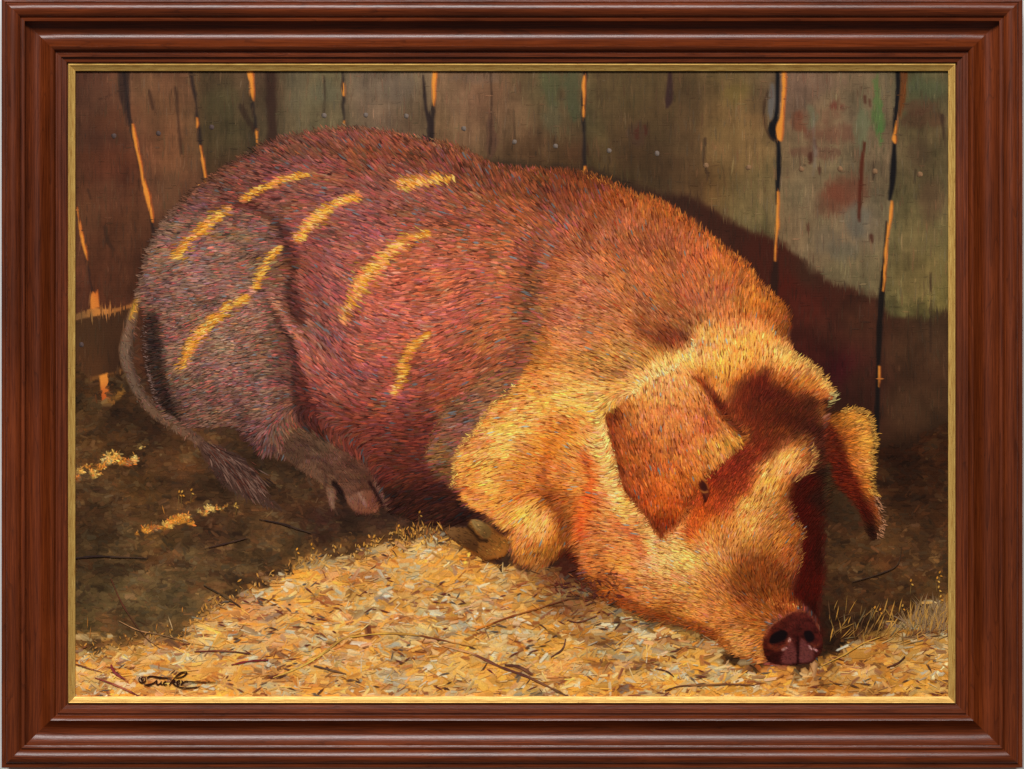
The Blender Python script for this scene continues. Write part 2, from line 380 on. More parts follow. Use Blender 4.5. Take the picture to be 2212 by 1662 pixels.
line([(1916, 480, .5), (1911, 560, .8), (1906, 625, 1.3), (1903, 660, 1.3), (1899, 740, 1.2), (1897, 800, .8), (1895, 880, 1.1), (1892, 960, 1), (1889, 1000, .5)], 5, (24, 18, 16), 2.4, .95)
line([(1868, 310, .8), (1863, 340, 1), (1860, 380, 1.2), (1857, 440, 1), (1855, 470, .6)], 4, (82, 34, 20), 2.2, .9)
for (x, y, r) in [(1862, 195, 2), (1868, 215, 4), (1878, 222, 3), (1852, 200, 1.6), (1760, 310, 4), (1752, 340, 5), (1748, 345, 4), (1745, 490, 2), (1856, 470, 3), (1770, 370, 3), (1882, 516, 4), (1395, 280, 5), (1375, 290, 4)]:
    line([(x, y - 6), (x + 1, y + 7)], r, (74, 38, 26), 2.5, .8, rag=3)
for (x, y0, y1) in [(1757, 245, 380), (1760, 300, 360)]:
    line([(x, y0), (x + 2, (y0 + y1) / 2), (x, y1)], 3, (128, 116, 104), 3, .35, rag=4)
# sunlight shining through the gaps
OR, DO = (226, 142, 52), (204, 96, 36)
GAPS = [([(166, 448, .4), (170, 475, .6), (176, 510, 1.2), (183, 540, 1), (188, 562, .3)], 3.4), ([(286, 269, .4), (291, 300, 1), (303, 357, .8), (310, 395, 1), (318, 425, 1.5), (325, 455, 1.2), (329, 480, .4)], 4.6),
        ([(425, 256, .6), (426, 268, 1), (425, 276, .4)], 3), ([(432, 316, .4), (437, 345, 1), (440, 365, .8), (445, 395, 1.1), (447, 413, .6)], 4.2),
        ([(537, 140, 1.2), (540, 165, 1.3), (543, 180, .8), (544, 195, 1.1), (546, 217, .4)], 6), ([(553, 282, 1), (554, 295, .9), (556, 325, .4)], 3.6), ([(741, 181, .6), (742, 195, 1.2), (742, 206, .6)], 3.2), ([(743, 262, .5), (743, 275, 1), (744, 284, .5)], 2.4),
        ([(938, 140, 1), (938, 165, 1), (936, 190, 1), (937, 210, .8), (935, 228, .6)], 5), ([(1262, 165, .5), (1260, 185, 1), (1261, 205, .9), (1260, 225, .5)], 4.6), ([(1260, 231, .8), (1260, 252, .7)], 3.6), ([(1263, 361, .7), (1263, 370, 1), (1265, 380, .6)], 4.4),
        ([(1692, 140, 1), (1693, 180, 1.1), (1691, 220, .9), (1688, 255, 1), (1683, 278, 1.9), (1683, 296, 1.4), (1685, 302, .7)], 5.6), ([(1680, 416, .6), (1680, 440, 1), (1679, 465, .8), (1679, 485, 1.1), (1677, 505, .8), (1675, 530, .4), (1674, 556, .6), (1674, 563, .5)], 3.8),
        ([(1936, 262, .4), (1933, 285, .9), (1931, 300, 1.3), (1933, 308, .6)], 4.6), ([(1926, 436, .6), (1924, 460, 1.2), (1919, 490, 1), (1916, 515, .8), (1913, 545, 1), (1912, 570, 1.1), (1909, 590, 1.1), (1910, 605, 1), (1907, 628, .7)], 3.6),
        ([(1899, 793, .6), (1899, 808, .9), (1899, 820, 1.1), (1898, 836, .4)], 3)]
GAPIDS = []
for pts, w in GAPS:
    i = region('sunlit_gap'); GAPIDS.append(i)
    p = np.array(pts); line(p + [w * .4, 0, 0], w * .8, DO, 2.2, .8, rag=1.2)
    line(p, w * .66, OR, 1.5, .92, i, rag=1.4)

# cracks and grain on the boards
for (pts, w) in [([(322, 198), (327, 218), (331, 235)], 3), ([(215, 215), (240, 205), (270, 190)], 2), ([(225, 490), (232, 520), (245, 540)], 3), ([(190, 410), (196, 430)], 2), ([(380, 190), (386, 270), (392, 330)], 3),
                 ([(520, 230), (535, 260), (548, 280)], 6), ([(700, 165), (702, 210), (700, 245)], 2), ([(1060, 160), (1062, 230), (1058, 330)], 2), ([(1110, 240), (1112, 300)], 1.6), ([(1200, 295), (1196, 310)], 2), ([(1523, 300), (1520, 350), (1530, 380)], 2.4),
                 ([(1889, 350), (1886, 370), (1888, 390)], 2.4), ([(1978, 368), (1975, 395)], 2), ([(1730, 355), (1740, 358)], 3), ([(2035, 250), (2040, 300)], 3), ([(2010, 590), (2011, 640), (2010, 760)], 2), ([(1316, 340), (1318, 346)], 2)]:
    line(pts, w, (48, 32, 24), 2, .6, rag=2)

# ------------------------------------------------------------------ low rail, dark ground, straw
R_RAIL = region('painted_rail')
layer([(150, 700), (166, 682), (198, 669), (260, 664), (300, 655), (300, 690), (283, 760), (265, 800), (170, 832), (150, 838)], [(180, 720, 54, 36, 22), (260, 700, 50, 32, 20), (200, 790, 60, 38, 22), (260, 790, 44, 28, 18)], 2.5, 1, 1, R_RAIL, smooth=False)
layer([(150, 690), (166, 678), (198, 667), (230, 668), (257, 665), (285, 656), (285, 664), (240, 677), (180, 688), (150, 698)], [(170, 684, 92, 66, 40), (220, 672, 150, 98, 46), (260, 664, 112, 70, 36)], 2, 1, 1, R_RAIL)  # lit top face of the rail, light put into the colour
layer([(150, 826), (200, 815), (245, 805), (262, 798), (262, 806), (220, 822), (170, 838), (150, 842)], (92, 60, 30), 3, 2, .8)
R_GROUND = region('painted_ground')
GRL = [(180,850,60,40,24),(180,880,66,48,28),(250,900,44,30,20),(330,930,42,28,20),(180,960,72,50,28),(260,960,64,44,26),(350,980,64,44,28),(180,1050,70,48,30),(300,1060,84,60,34),(420,1050,68,48,32),(400,1000,74,50,30),(180,1120,64,46,30),
 (250,1120,72,52,34),(350,1180,74,56,34),(460,1150,62,42,30),(560,1140,72,54,36),(650,1080,60,40,28),(700,1120,52,32,28),(850,1120,54,36,30),(900,1110,50,30,24),(180,1200,62,48,32),(250,1210,78,62,42),(400,1210,84,68,46),
 (520,1200,68,52,34),(620,1180,74,56,36),(750,1160,56,40,30),(180,1300,76,64,42),(280,1280,88,76,52),(400,1290,84,72,50),(300,1340,72,60,40),(180,1360,82,68,42),(450,1300,82,66,44),(620,1020,56,40,28),(540,1020,54,38,26)]
sl, a = layer([(140, 838), (200, 826), (255, 808), (300, 800), (330, 880), (440, 930), (640, 960), (900, 1040), (1000, 1060), (1100, 1100), (1300, 1150), (1300, 1600), (140, 1600)], GRL, 6, 6, 1, R_GROUND)
GRR = [(1790,1000,48,34,24),(1850,1180,70,54,36),(1830,1250,64,48,32),(1900,1200,76,60,40),(1980,1220,70,54,38),(2030,1150,66,50,34),(2000,1080,60,40,26),(1950,1010,42,24,14),(2030,1020,46,28,16),(1850,1320,62,46,30),(1950,1300,72,54,34),(2030,1280,74,60,40),(1800,1350,46,30,20),
 (1790,1070,60,50,36),(1830,1120,62,46,32),(1880,960,40,24,14)]
R_GROUND2 = R_GROUND
layer([(1560, 1000), (1780, 990), (1860, 985), (1900, 978), (1960, 965), (2080, 960), (2080, 1600), (1560, 1600)], GRR, 20, 18, 1, R_GROUND2)
g = (LAB == R_GROUND); F[g] *= (1.16, 1.13, 1.08); F[g] *= (1 + .42 * MOT + .14 * HORI)[g][:, None]
for _ in range(70):
    x, y = (rng.uniform(165, 900), rng.uniform(880, 1380)) if rng.random() < .7 else (rng.uniform(1790, 2045), rng.uniform(1000, 1340))
    r = rng.uniform(5, 16); c = [(40, 26, 18), (92, 74, 50), (96, 62, 34), (56, 40, 34), (104, 88, 66)][rng.integers(5)]
    layer([(x + r * 1.5 * math.cos(t), y + r * .8 * math.sin(t)) for t in np.linspace(0, 2 * math.pi, 8)[:-1]], c, r * .6, r * .6, rng.uniform(.15, .45))
SPOTS = region('sunlit_straw_patch'); SPOTS2 = region('sunlit_straw_patch')
for (x, y, r, c, i) in [(176, 1018, 9, 0, 1), (190, 1008, 8, 1, 1), (202, 1024, 9, 0, 1), (216, 1010, 8, 1, 1), (232, 994, 12, 2, 1), (248, 988, 11, 0, 1), (262, 998, 8, 1, 1), (278, 1002, 8, 3, 1), (290, 990, 7, 2, 1), (304, 966, 6, 2, 1), (314, 956, 5, 0, 1), (170, 1034, 6, 3, 1),
     (296, 1154, 4, 1, 2), (316, 1146, 8, 1, 2), (334, 1140, 9, 3, 2), (348, 1140, 7, 1, 2), (364, 1134, 9, 0, 2), (380, 1126, 11, 1, 2), (396, 1122, 9, 1, 2), (410, 1118, 7, 0, 2), (412, 1130, 6, 1, 2), (442, 1110, 7, 0, 2), (456, 1100, 9, 2, 2), (470, 1100, 7, 0, 2), (484, 1098, 6, 1, 2), (428, 1104, 4, 2, 2), (508, 1094, 3, 0, 2)]:
    c = [(226, 172, 76), (222, 142, 48), (228, 190, 106), (206, 110, 48)][c]
    layer([(x + r * 1.25 * math.cos(t) * rng.uniform(.7, 1.2), y + r * .85 * math.sin(t) * rng.uniform(.7, 1.2)) for t in np.linspace(0, 2 * math.pi, 8)[:-1]], c, 2.6, 4, .92, SPOTS if i == 1 else SPOTS2)
line([(372, 1122), (388, 1100), (402, 1088), (420, 1080)], 1.6, (168, 112, 48), 1.4, .8); line([(360, 1150), (330, 1164), (318, 1162)], 1.6, (150, 100, 44), 1.4, .7)
for poly in ([(194, 640), (201, 630), (206, 634), (211, 626), (215, 664), (196, 668)], [(215, 812), (233, 806), (236, 862), (220, 866)]):
    i = region('sunlit_gap'); GAPIDS.append(i)
    layer(poly, [(poly[0][0], poly[0][1], 224, 138, 54), (poly[3][0], poly[3][1], 190, 86, 34)], 2, 1, 1, i, smooth=False)
layer([(222, 868), (240, 858), (256, 846), (270, 842), (262, 856), (244, 872), (228, 876)], (150, 104, 44), 4, 5, .8)
R_STRAW = region('painted_straw')
STRAW = [(200,1450,212,150,68),(330,1400,200,150,84),(400,1420,206,158,90),(600,1350,204,152,96),(560,1300,200,140,90),(700,1250,196,146,78),(800,1220,184,136,72),(900,1180,184,136,64),(1000,1260,188,136,66),(1100,1300,182,134,74),(1000,1400,192,146,74),(1200,1400,194,144,64),
 (1300,1350,160,112,58),(1400,1400,178,128,58),(1500,1480,192,146,70),(1600,1460,192,140,64),(1700,1470,186,128,62),(1800,1470,178,122,54),(1900,1440,170,118,54),(2000,1400,168,120,58),(2030,1330,128,94,56),(1950,1360,136,96,50),(1980,1480,196,146,60),(1250,1290,130,74,42),(1200,1240,120,62,36)]
layer([(140, 1404), (240, 1398), (320, 1380), (390, 1366), (428, 1334), (480, 1296), (560, 1262), (600, 1240), (650, 1214), (720, 1200), (790, 1184), (840, 1164), (900, 1152), (965, 1150), (1010, 1180), (1100, 1216), (1220, 1230), (1340, 1320), (1500, 1370), (1600, 1430), (1780, 1436), (1830, 1404), (1880, 1366), (1940, 1338), (2000, 1310), (2080, 1285), (2080, 1600), (140, 1600)],
      STRAW, 16, 42, 1, R_STRAW)
m = LAB == R_STRAW; F[m] *= (1.12, 1.10, 1.08)
sl_ = (GY > 1130)
for c, thr, sx, sy, al in [((240, 170, 72), .10, 60, 22, .6), ((226, 166, 126), .20, 90, 36, .6), ((176, 180, 164), .17, 46, 18, .7), ((214, 186, 134), .15, 54, 20, .6), ((164, 150, 126), .22, 70, 24, .6), ((236, 156, 56), .17, 40, 16, .6), ((160, 88, 44), .19, 50, 12, .65), ((216, 216, 200), .26, 26, 12, .75), ((112, 56, 38), .25, 40, 9, .75)]:
    nz_ = vnoise(sx, sy, 4, .6) * 1.6
    a_ = np.clip((nz_ - thr) / .07, 0, 1) * al * m * np.clip(lum0(F) / 120., .25, 1)
    F[:] = F * (1 - a_[..., None]) + np.array(c, float) * np.clip(lum0(F) / 150., .5, 1.1)[..., None] * a_[..., None]

line([(150, 1398, .8), (240, 1392, 1), (320, 1374, 1), (390, 1360, 1), (428, 1328, 1), (480, 1290, 1), (560, 1256, 1), (640, 1212, 1), (720, 1194, 1), (790, 1178, 1), (840, 1158, .9), (900, 1146, .8), (960, 1146, .6)], 11, (122, 86, 46), 20, .8, rag=14)  # penumbra painted along the edge where straw passes into shade
g = (LAB == R_GROUND); F[g] *= (1 + .34 * vnoise(13, 9, 3) + .16 * vnoise(40, 6, 3))[g][:, None]
for c, thr, sx, sy, al in [((106, 88, 60), .2, 60, 30, .45), ((92, 58, 34), .2, 70, 26, .5), ((44, 30, 22), .22, 50, 16, .55), ((120, 96, 62), .3, 20, 10, .5)]:
    a_ = np.clip((vnoise(sx, sy, 4, .6) * 1.6 - thr) / .1, 0, 1) * al * (LAB == R_GROUND)
    F[:] = F * (1 - a_[..., None]) + np.array(c, float) * np.clip(lum0(F) / 58., .5, 1.2)[..., None] * a_[..., None]
# ------------------------------------------------------------------ the pig
PIG = region('painted_pig')
OUTLINE = [(303, 640), (318, 565), (345, 505), (385, 452), (432, 408), (485, 370), (540, 335), (600, 308), (660, 293), (725, 284), (790, 284), (850, 294), (910, 304), (965, 316), (1012, 332), (1050, 354), (1095, 368), (1145, 372), (1205, 376), (1260, 384), (1300, 394), (1345, 418), (1400, 438), (1445, 456),
  (1500, 494), (1560, 542), (1605, 578), (1640, 620), (1684, 664), (1706, 700), (1704, 738), (1716, 776), (1746, 792), (1776, 820), (1794, 852), (1788, 884), (1790, 930), (1800, 1010), (1786, 1060), (1776, 1120), (1780, 1200), (1776, 1260), (1772, 1320), (1776, 1372), (1768, 1416), (1752, 1432), (1700, 1437), (1658, 1436),
  (1602, 1418), (1567, 1398), (1547, 1376), (1488, 1352), (1415, 1336), (1342, 1304), (1298, 1282), (1254, 1232), (1231, 1202), (1222, 1190), (1201, 1212), (1172, 1224), (1137, 1227), (1108, 1204), (1085, 1160), (1043, 1118), (985, 1130), (930, 1130), (870, 1112), (840, 1098), (760, 1060), (664, 1020), (602, 985), (561, 980), (535, 950), (511, 922), (429, 924), (386, 912), (350, 889), (333, 836), (319, 777), (313, 690)]
BODY = [(700,300,104,60,48),(600,320,100,60,52),(500,380,96,60,52),(800,320,112,60,48),(900,330,118,64,44),(1000,360,116,66,40),(1100,400,112,60,36),(1200,410,108,52,28),(1300,420,110,48,24),(1400,460,140,70,32),
 (420,450,98,66,58),(370,520,100,72,62),(340,600,98,70,60),(330,700,94,66,56),(340,800,88,62,52),(370,880,82,52,42),(600,400,114,68,64),(700,420,120,72,68),(800,430,124,74,70),(750,360,118,64,54),(900,420,128,72,64),(1000,450,132,70,50),(1100,480,138,72,48),
 (700,520,136,76,74),(720,620,134,78,76),(680,700,124,76,66),(800,520,138,78,72),(900,520,140,76,64),(1000,540,146,78,58),(850,620,144,78,68),(950,620,150,80,62),(1050,620,148,78,54),(800,720,144,76,70),(900,720,148,74,60),(980,760,142,72,54),(1080,720,146,80,50),(740,800,144,76,68),(850,850,136,64,58),(950,850,128,60,46),
 (720,880,130,64,56),(800,920,120,54,46),(900,940,108,46,36),(760,980,98,46,38),(850,1020,82,34,26),(930,1000,80,34,24),(880,1080,54,26,22),(960,1090,50,24,18),(690,930,96,48,42),(1130,560,154,84,50),(1180,500,150,80,44),(1150,680,142,84,46)]
layer(OUTLINE, BODY, 7, 6, 1, PIG, 1, soft=30)
# belly in deep shade, creases
layer([(640, 860), (660, 900), (700, 950), (760, 990), (820, 1030), (850, 1090), (800, 1070), (740, 1010), (680, 970), (645, 930)], (62, 30, 26), 9, 6, .75)
layer([(830, 1050), (900, 1060), (960, 1080), (1010, 1085), (1060, 1125), (960, 1135), (880, 1115), (835, 1100)], (52, 25, 20), 12, 6, .9)
THIGH = [(303, 645), (316, 570), (350, 510), (400, 470), (470, 445), (530, 450), (585, 470), (614, 500), (632, 560), (606, 612), (575, 640), (602, 695), (626, 731), (635, 772), (632, 830), (638, 880), (649, 918), (690, 950), (740, 985), (700, 1040), (664, 1020), (602, 985), (561, 980), (535, 950), (511, 922), (429, 924), (386, 912), (350, 889), (333, 836), (319, 777), (313, 690)]
TH = [(430,600,120,90,74),(480,760,122,92,76),(400,760,112,84,70),(540,700,118,88,72),(370,520,102,74,64),(340,600,98,70,60),(330,700,94,66,56),(340,800,88,62,52),(370,880,84,54,44),(480,560,110,80,66),(430,650,110,78,66),(500,700,108,78,68),(450,800,110,78,66),(550,780,106,74,64),(560,850,110,76,62),(480,880,102,66,54),
 (600,880,106,70,54),(615,800,92,60,52),(560,930,96,60,48),(540,500,102,74,60),(590,560,100,68,52),(440,500,104,72,62),(600,950,92,64,50),(650,970,98,74,60),(620,740,84,54,50),(510,940,80,44,38),(590,640,108,72,54),(620,530,84,48,42)]
layer(THIGH, TH, 8, 5, .95, fur=1)
layer([(598, 478), (625, 500), (645, 560), (640, 610), (660, 690), (640, 700), (612, 640), (622, 580), (612, 520)], (66, 32, 30), 9, 4, .8)
line([(455, 452, .5), (500, 442, .9), (545, 446, 1.1), (590, 472, 1.2), (616, 504, 1.3), (634, 545, 1.1), (640, 590, .6)], 8, (78, 36, 32), 8, .8)
layer([(640, 480), (690, 500), (700, 580), (690, 640), (660, 650), (640, 580)], (108, 54, 50), 20, 8, .55)
line([(590, 650, .6), (630, 705, 1), (655, 760, 1), (665, 820, .7)], 8, (158, 100, 82), 7, .55)
layer([(652, 800), (668, 840), (690, 900), (700, 940), (668, 925), (652, 880)], (70, 28, 24), 7, 4, .8)
layer([(690, 640), (730, 700), (770, 780), (800, 850), (770, 850), (725, 770), (690, 700)], (116, 58, 56), 20, 8, .45)
layer([(780, 560), (900, 530), (1000, 570), (1010, 680), (940, 760), (840, 770), (780, 680)], (184, 92, 70), 50, 10, .5)
layer([(700, 870), (820, 900), (940, 900), (960, 980), (900, 1040), (800, 1020), (720, 950)], (96, 38, 30), 30, 10, .45)
layer([(1040, 500), (1110, 520), (1100, 640), (1060, 720), (1010, 700), (1030, 600)], (164, 86, 52), 30, 8, .4)
line([(1190, 470, .6), (1160, 540, 1), (1140, 640, 1.1), (1130, 720, 1), (1110, 790, .9), (1060, 830, .7)], 22, (104, 54, 32), 22, .6)
line([(700, 330, .6), (850, 330, 1), (980, 360, 1), (1080, 400, .8), (1200, 410, .8)], 16, (92, 46, 34), 16, .45)
line([(575, 645, .6), (603, 697, 1), (628, 735, 1.2), (640, 780, 1.4), (638, 830, 1.6), (646, 885, 2), (664, 925, 2.2)], 5, (58, 32, 30), 5, .8)
layer([(505, 925), (540, 935), (580, 955), (560, 978), (535, 955)], (74, 40, 36), 6, 3, .5)
line([(590, 960), (596, 985)], 4, (62, 32, 28), 4, .6)
# shaded edge of the near foreleg, then everything the sun reaches
layer([(1120, 790), (1060, 800), (1037, 812), (1020, 836), (976, 871), (955, 900), (938, 938), (924, 974), (929, 1006), (944, 1024), (973, 1056), (1010, 1075), (1005, 1030), (1000, 980), (1040, 920), (1080, 880), (1130, 840)],
      [(1090, 815, 120, 82, 52), (1040, 840, 118, 80, 60), (1010, 870, 112, 76, 66), (975, 910, 106, 74, 56), (950, 960, 122, 88, 44), (960, 1010, 108, 76, 38), (985, 1045, 92, 62, 32), (1000, 940, 110, 72, 58)], 8, 8, .95)
layer([(1190, 560), (1120, 640), (1130, 740), (1120, 815), (1180, 760), (1200, 650)], (112, 76, 42), 18, 8, .6)
LIT = [(1180,560,160,90,54),(1220,560,172,98,58),(1300,520,186,108,54),(1250,620,186,108,60),(1300,600,172,104,48),(1200,650,170,104,62),(1250,700,184,118,64),(1190,760,194,128,58),(1300,700,176,118,60),(1350,640,168,100,44),(1400,560,174,92,42),(1350,490,164,92,42),(1300,450,136,68,34),
 (1450,520,166,88,38),(1500,560,174,90,42),(1560,600,172,92,36),(1620,660,186,112,46),(1660,690,150,88,32),(1695,715,106,58,24),(1480,640,164,86,48),(1560,680,190,114,54),(1420,680,150,90,52),(1450,720,116,68,42),(1480,735,100,54,34),(1380,740,168,118,62),(1250,800,194,140,70),(1330,790,176,132,74),(1400,770,160,110,60),
 (1150,860,224,150,60),(1220,860,212,148,64),(1280,860,220,172,94),(1120,920,220,150,68),(1060,960,216,146,64),(1020,1000,218,146,66),(1180,960,204,124,46),(1250,920,222,150,64),(1290,960,232,180,96),(1250,1000,220,130,52),(1300,1020,226,152,70),(1270,1100,204,106,48),(1330,1100,214,148,86),
 (1300,1180,204,124,62),(1370,1150,210,142,78),(1350,1230,212,136,60),(1270,1200,178,110,54),(1330,1280,160,90,36),(1420,1280,210,142,68),(1400,1220,212,152,90),(1290,1260,140,80,36),
 (1000,1040,212,130,54),(1060,1050,218,146,60),(1130,1050,186,112,44),(1170,1020,200,128,52),(1190,1080,146,82,32),(1100,1110,206,138,66),(1160,1130,226,152,64),(1130,1180,188,124,54),(1200,1150,186,116,46),(1195,1200,132,82,36),(1140,1215,146,96,44),(1215,1130,120,66,30),
 (1480,760,240,202,126),(1420,800,240,198,114),(1390,820,224,180,104),(1540,720,222,158,84),(1600,740,216,140,70),(1640,720,214,134,64),(1550,780,220,160,76),(1600,800,204,130,58),(1680,760,228,172,96),(1720,790,222,158,78),(1760,830,180,112,54),(1700,830,150,80,34),(1520,820,180,110,54),
 (1560,1130,196,120,54),(1600,1080,206,150,76),(1680,1000,222,168,96),(1720,960,204,146,74),(1650,1040,206,150,80),(1620,1130,200,146,68),(1550,1200,200,142,76),(1480,1200,218,154,84),(1480,1280,206,142,74),(1650,1120,190,136,62),(1680,1150,170,112,48),(1620,1200,168,110,56),(1660,1220,138,76,32),
 (1700,1200,158,96,42),(1600,1260,146,84,42),(1650,1270,128,70,30),(1540,1270,180,116,64),(1500,1320,190,124,60),(1560,1340,182,118,54),(1600,1370,194,140,74),(1620,1330,158,90,40),(1680,1290,156,80,32),(1700,1270,90,42,22),(1430,1330,140,78,34),(1420,1160,224,164,92)]
layer([(1400, 437), (1320, 420), (1260, 470), (1195, 540), (1178, 620), (1172, 700), (1150, 770), (1120, 828), (1064, 880), (1034, 924), (1005, 956), (990, 988), (984, 1029), (982, 1055), (1005, 1086), (1043, 1112), (1064, 1129), (1093, 1145), (1099, 1167), (1108, 1202), (1137, 1228), (1172, 1225), (1201, 1213), (1222, 1190), (1231, 1202), (1254, 1232), (1298, 1283), (1342, 1304), (1415, 1337), (1488, 1352), (1547, 1376), (1567, 1398), (1602, 1418), (1650, 1432),
       (1660, 1350), (1730, 1310), (1708, 1275), (1720, 1237), (1728, 1208), (1722, 1178), (1734, 1152), (1711, 1123), (1702, 1085), (1710, 1042), (1757, 998), (1752, 962), (1780, 900), (1794, 852), (1776, 820), (1746, 792), (1716, 776), (1704, 738), (1706, 700), (1684, 664), (1640, 620), (1605, 578), (1560, 542), (1500, 494), (1445, 456)],
      LIT, 7, 10, 1, fur=2, soft=20)
layer([(1210, 480), (1300, 420), (1330, 470), (1260, 560), (1215, 660), (1190, 760), (1150, 800), (1150, 700), (1165, 600)], [(1200, 560, 150, 82, 48), (1170, 700, 146, 92, 48), (1280, 460, 128, 62, 34), (1170, 770, 136, 88, 42)], 28, 16, .75)
# folds, shading and highlights painted into the lit neck, leg and face
line([(1265, 985, .6), (1280, 1040, 1), (1262, 1100, 1), (1250, 1160, .8)], 12, (208, 84, 34), 10, .75)
line([(1320, 1120, .6), (1370, 1160, 1), (1395, 1210, .7)], 10, (188, 84, 52), 8, .65)
line([(1190, 960, .6), (1175, 1030, 1), (1192, 1080, 1.1), (1212, 1120, 1), (1224, 1170, 1), (1240, 1210, 1.5)], 9, (116, 58, 26), 12, .7)
layer([(1216, 1190), (1240, 1195), (1262, 1240), (1300, 1280), (1250, 1262), (1212, 1250), (1196, 1226)], (74, 30, 20), 8, 5, .9)
layer([(1376, 676), (1430, 700), (1488, 728), (1497, 748), (1450, 760), (1400, 742), (1360, 706)], [(1390, 700, 146, 86, 46), (1450, 730, 110, 52, 32), (1490, 742, 84, 36, 22)], 14, 6, .85)
line([(1306, 945, .8), (1318, 1000, 1), (1330, 1060, 1), (1352, 1110, .8)], 13, (240, 190, 106), 12, .7)
line([(1240, 930, .8), (1228, 990, 1), (1240, 1060, .8)], 10, (228, 150, 62), 10, .5)
layer([(1290, 1275), (1350, 1290), (1420, 1320), (1500, 1340), (1550, 1365), (1580, 1400), (1540, 1380), (1480, 1358), (1410, 1342), (1340, 1312)], (128, 62, 24), 8, 5, .75)
layer([(1420, 1180), (1500, 1175), (1520, 1230), (1480, 1270), (1420, 1250)], (226, 168, 94), 26, 10, .6)
layer([(1590, 1225), (1640, 1195), (1680, 1230), (1690, 1280), (1640, 1300), (1595, 1285)], (112, 58, 22), 26, 12, .75)
line([(1350, 570, .7), (1320, 590, 1), (1290, 612, .6)], 12, (146, 84, 28), 10, .6)
line([(1260, 540, .7), (1250, 580, 1), (1252, 640, .7)], 14, (190, 120, 94), 10, .5)
for poly, c, f, al in [([(1060, 930), (1110, 890), (1160, 870), (1170, 920), (1110, 970), (1050, 1000), (1020, 985)], (240, 180, 88), 22, .6), ([(1120, 1095), (1170, 1095), (1200, 1130), (1180, 1160), (1130, 1150)], (244, 180, 84), 18, .65), ([(1010, 1000), (1060, 1010), (1080, 1060), (1030, 1060), (1000, 1030)], (236, 164, 74), 18, .5),
                      ([(1200, 830), (1300, 830), (1310, 880), (1260, 900), (1200, 880)], (232, 184, 100), 24, .5), ([(1290, 900), (1320, 930), (1345, 1050), (1330, 1090), (1300, 1000)], (246, 202, 122), 16, .6), ([(1400, 1170), (1480, 1180), (1500, 1230), (1420, 1240)], (240, 190, 110), 24, .5), ([(1560, 700), (1640, 700), (1680, 740), (1600, 760), (1540, 750)], (236, 172, 92), 24, .5),
                      ([(1260, 440), (1400, 440), (1500, 500), (1420, 560), (1300, 540), (1230, 540)], (138, 70, 36), 34, .5), ([(1420, 560), (1520, 580), (1580, 640), (1500, 660), (1430, 620)], (160, 80, 46), 34, .4), ([(1200, 600), (1290, 590), (1330, 660), (1290, 740), (1210, 720)], (194, 116, 92), 34, .7),
                      ([(1200, 910), (1250, 900), (1240, 960), (1200, 1000), (1170, 990)], (192, 108, 40), 20, .5), ([(1330, 740), (1420, 750), (1400, 800), (1340, 830), (1280, 800)], (166, 122, 66), 24, .5)]:
    layer(poly, c, f, 8, al)
# dark side plane of the face
R_SIDE = PIG
layer([(1757, 998), (1740, 1022), (1711, 1041), (1702, 1085), (1711, 1123), (1734, 1152), (1722, 1178), (1728, 1208), (1720, 1237), (1708, 1275), (1731, 1308), (1765, 1345), (1778, 1375), (1772, 1319), (1778, 1260), (1782, 1202), (1784, 1120), (1800, 1050), (1788, 1000), (1776, 960)],
      [(1745, 1040, 70, 16, 10), (1740, 1100, 78, 18, 10), (1770, 1080, 48, 28, 18), (1745, 1200, 88, 18, 10), (1770, 1200, 46, 20, 12), (1740, 1270, 80, 20, 12), (1755, 1330, 54, 18, 12), (1780, 1010, 46, 32, 22)], 13, 7, 1, fur=3)
line([(1738, 1000, .6), (1702, 1040, 1), (1692, 1085, 1), (1698, 1123, 1), (1714, 1152, 1), (1706, 1190, 1), (1706, 1237, .9), (1696, 1275, .8)], 12, (140, 74, 32), 15, .6)
# forehead in shade
HEAD = region('forehead', parent=PIG)
layer([(1545, 862), (1565, 866), (1588, 834), (1612, 816), (1644, 800), (1664, 797), (1674, 822), (1704, 838), (1740, 848), (1782, 862), (1776, 900), (1786, 950), (1790, 1000), (1760, 1000), (1752, 962), (1722, 950), (1690, 970), (1650, 992), (1620, 980), (1606, 952), (1570, 910)],
      [(1560, 880, 120, 48, 24), (1600, 850, 112, 42, 24), (1650, 820, 104, 36, 22), (1650, 880, 96, 36, 20), (1620, 930, 110, 44, 24), (1700, 900, 86, 34, 18), (1700, 860, 92, 40, 20), (1750, 880, 84, 40, 22), (1760, 940, 58, 26, 18), (1690, 950, 112, 52, 26), (1640, 970, 116, 42, 24), (1775, 980, 54, 28, 20), (1660, 850, 82, 26, 20)], 24, 14, .97, fur=3)
layer([(1690, 940), (1740, 935), (1772, 960), (1776, 1000), (1752, 1006), (1730, 972)], (104, 52, 26), 16, 10, .6)
line([(1506, 820, .6), (1530, 850, 1), (1552, 885, 1.2)], 9, (120, 56, 30), 8, .7)
# face in the shade of the ear
layer([(1606, 954), (1648, 990), (1630, 1022), (1618, 1062), (1590, 1090), (1566, 1112), (1520, 1130), (1490, 1164), (1476, 1140), (1486, 1092), (1513, 1040), (1524, 1020), (1552, 1000)],
      [(1620, 990, 116, 42, 24), (1580, 1010, 120, 36, 24), (1600, 1050, 128, 48, 26), (1540, 1030, 112, 32, 20), (1560, 1080, 142, 52, 26), (1520, 1100, 166, 68, 28), (1495, 1140, 190, 92, 36), (1540, 1110, 178, 80, 34)], 20, 12, .92, fur=4)
layer([(1490, 1130), (1540, 1120), (1520, 1160), (1490, 1185)], (206, 100, 40), 14, 6, .7)
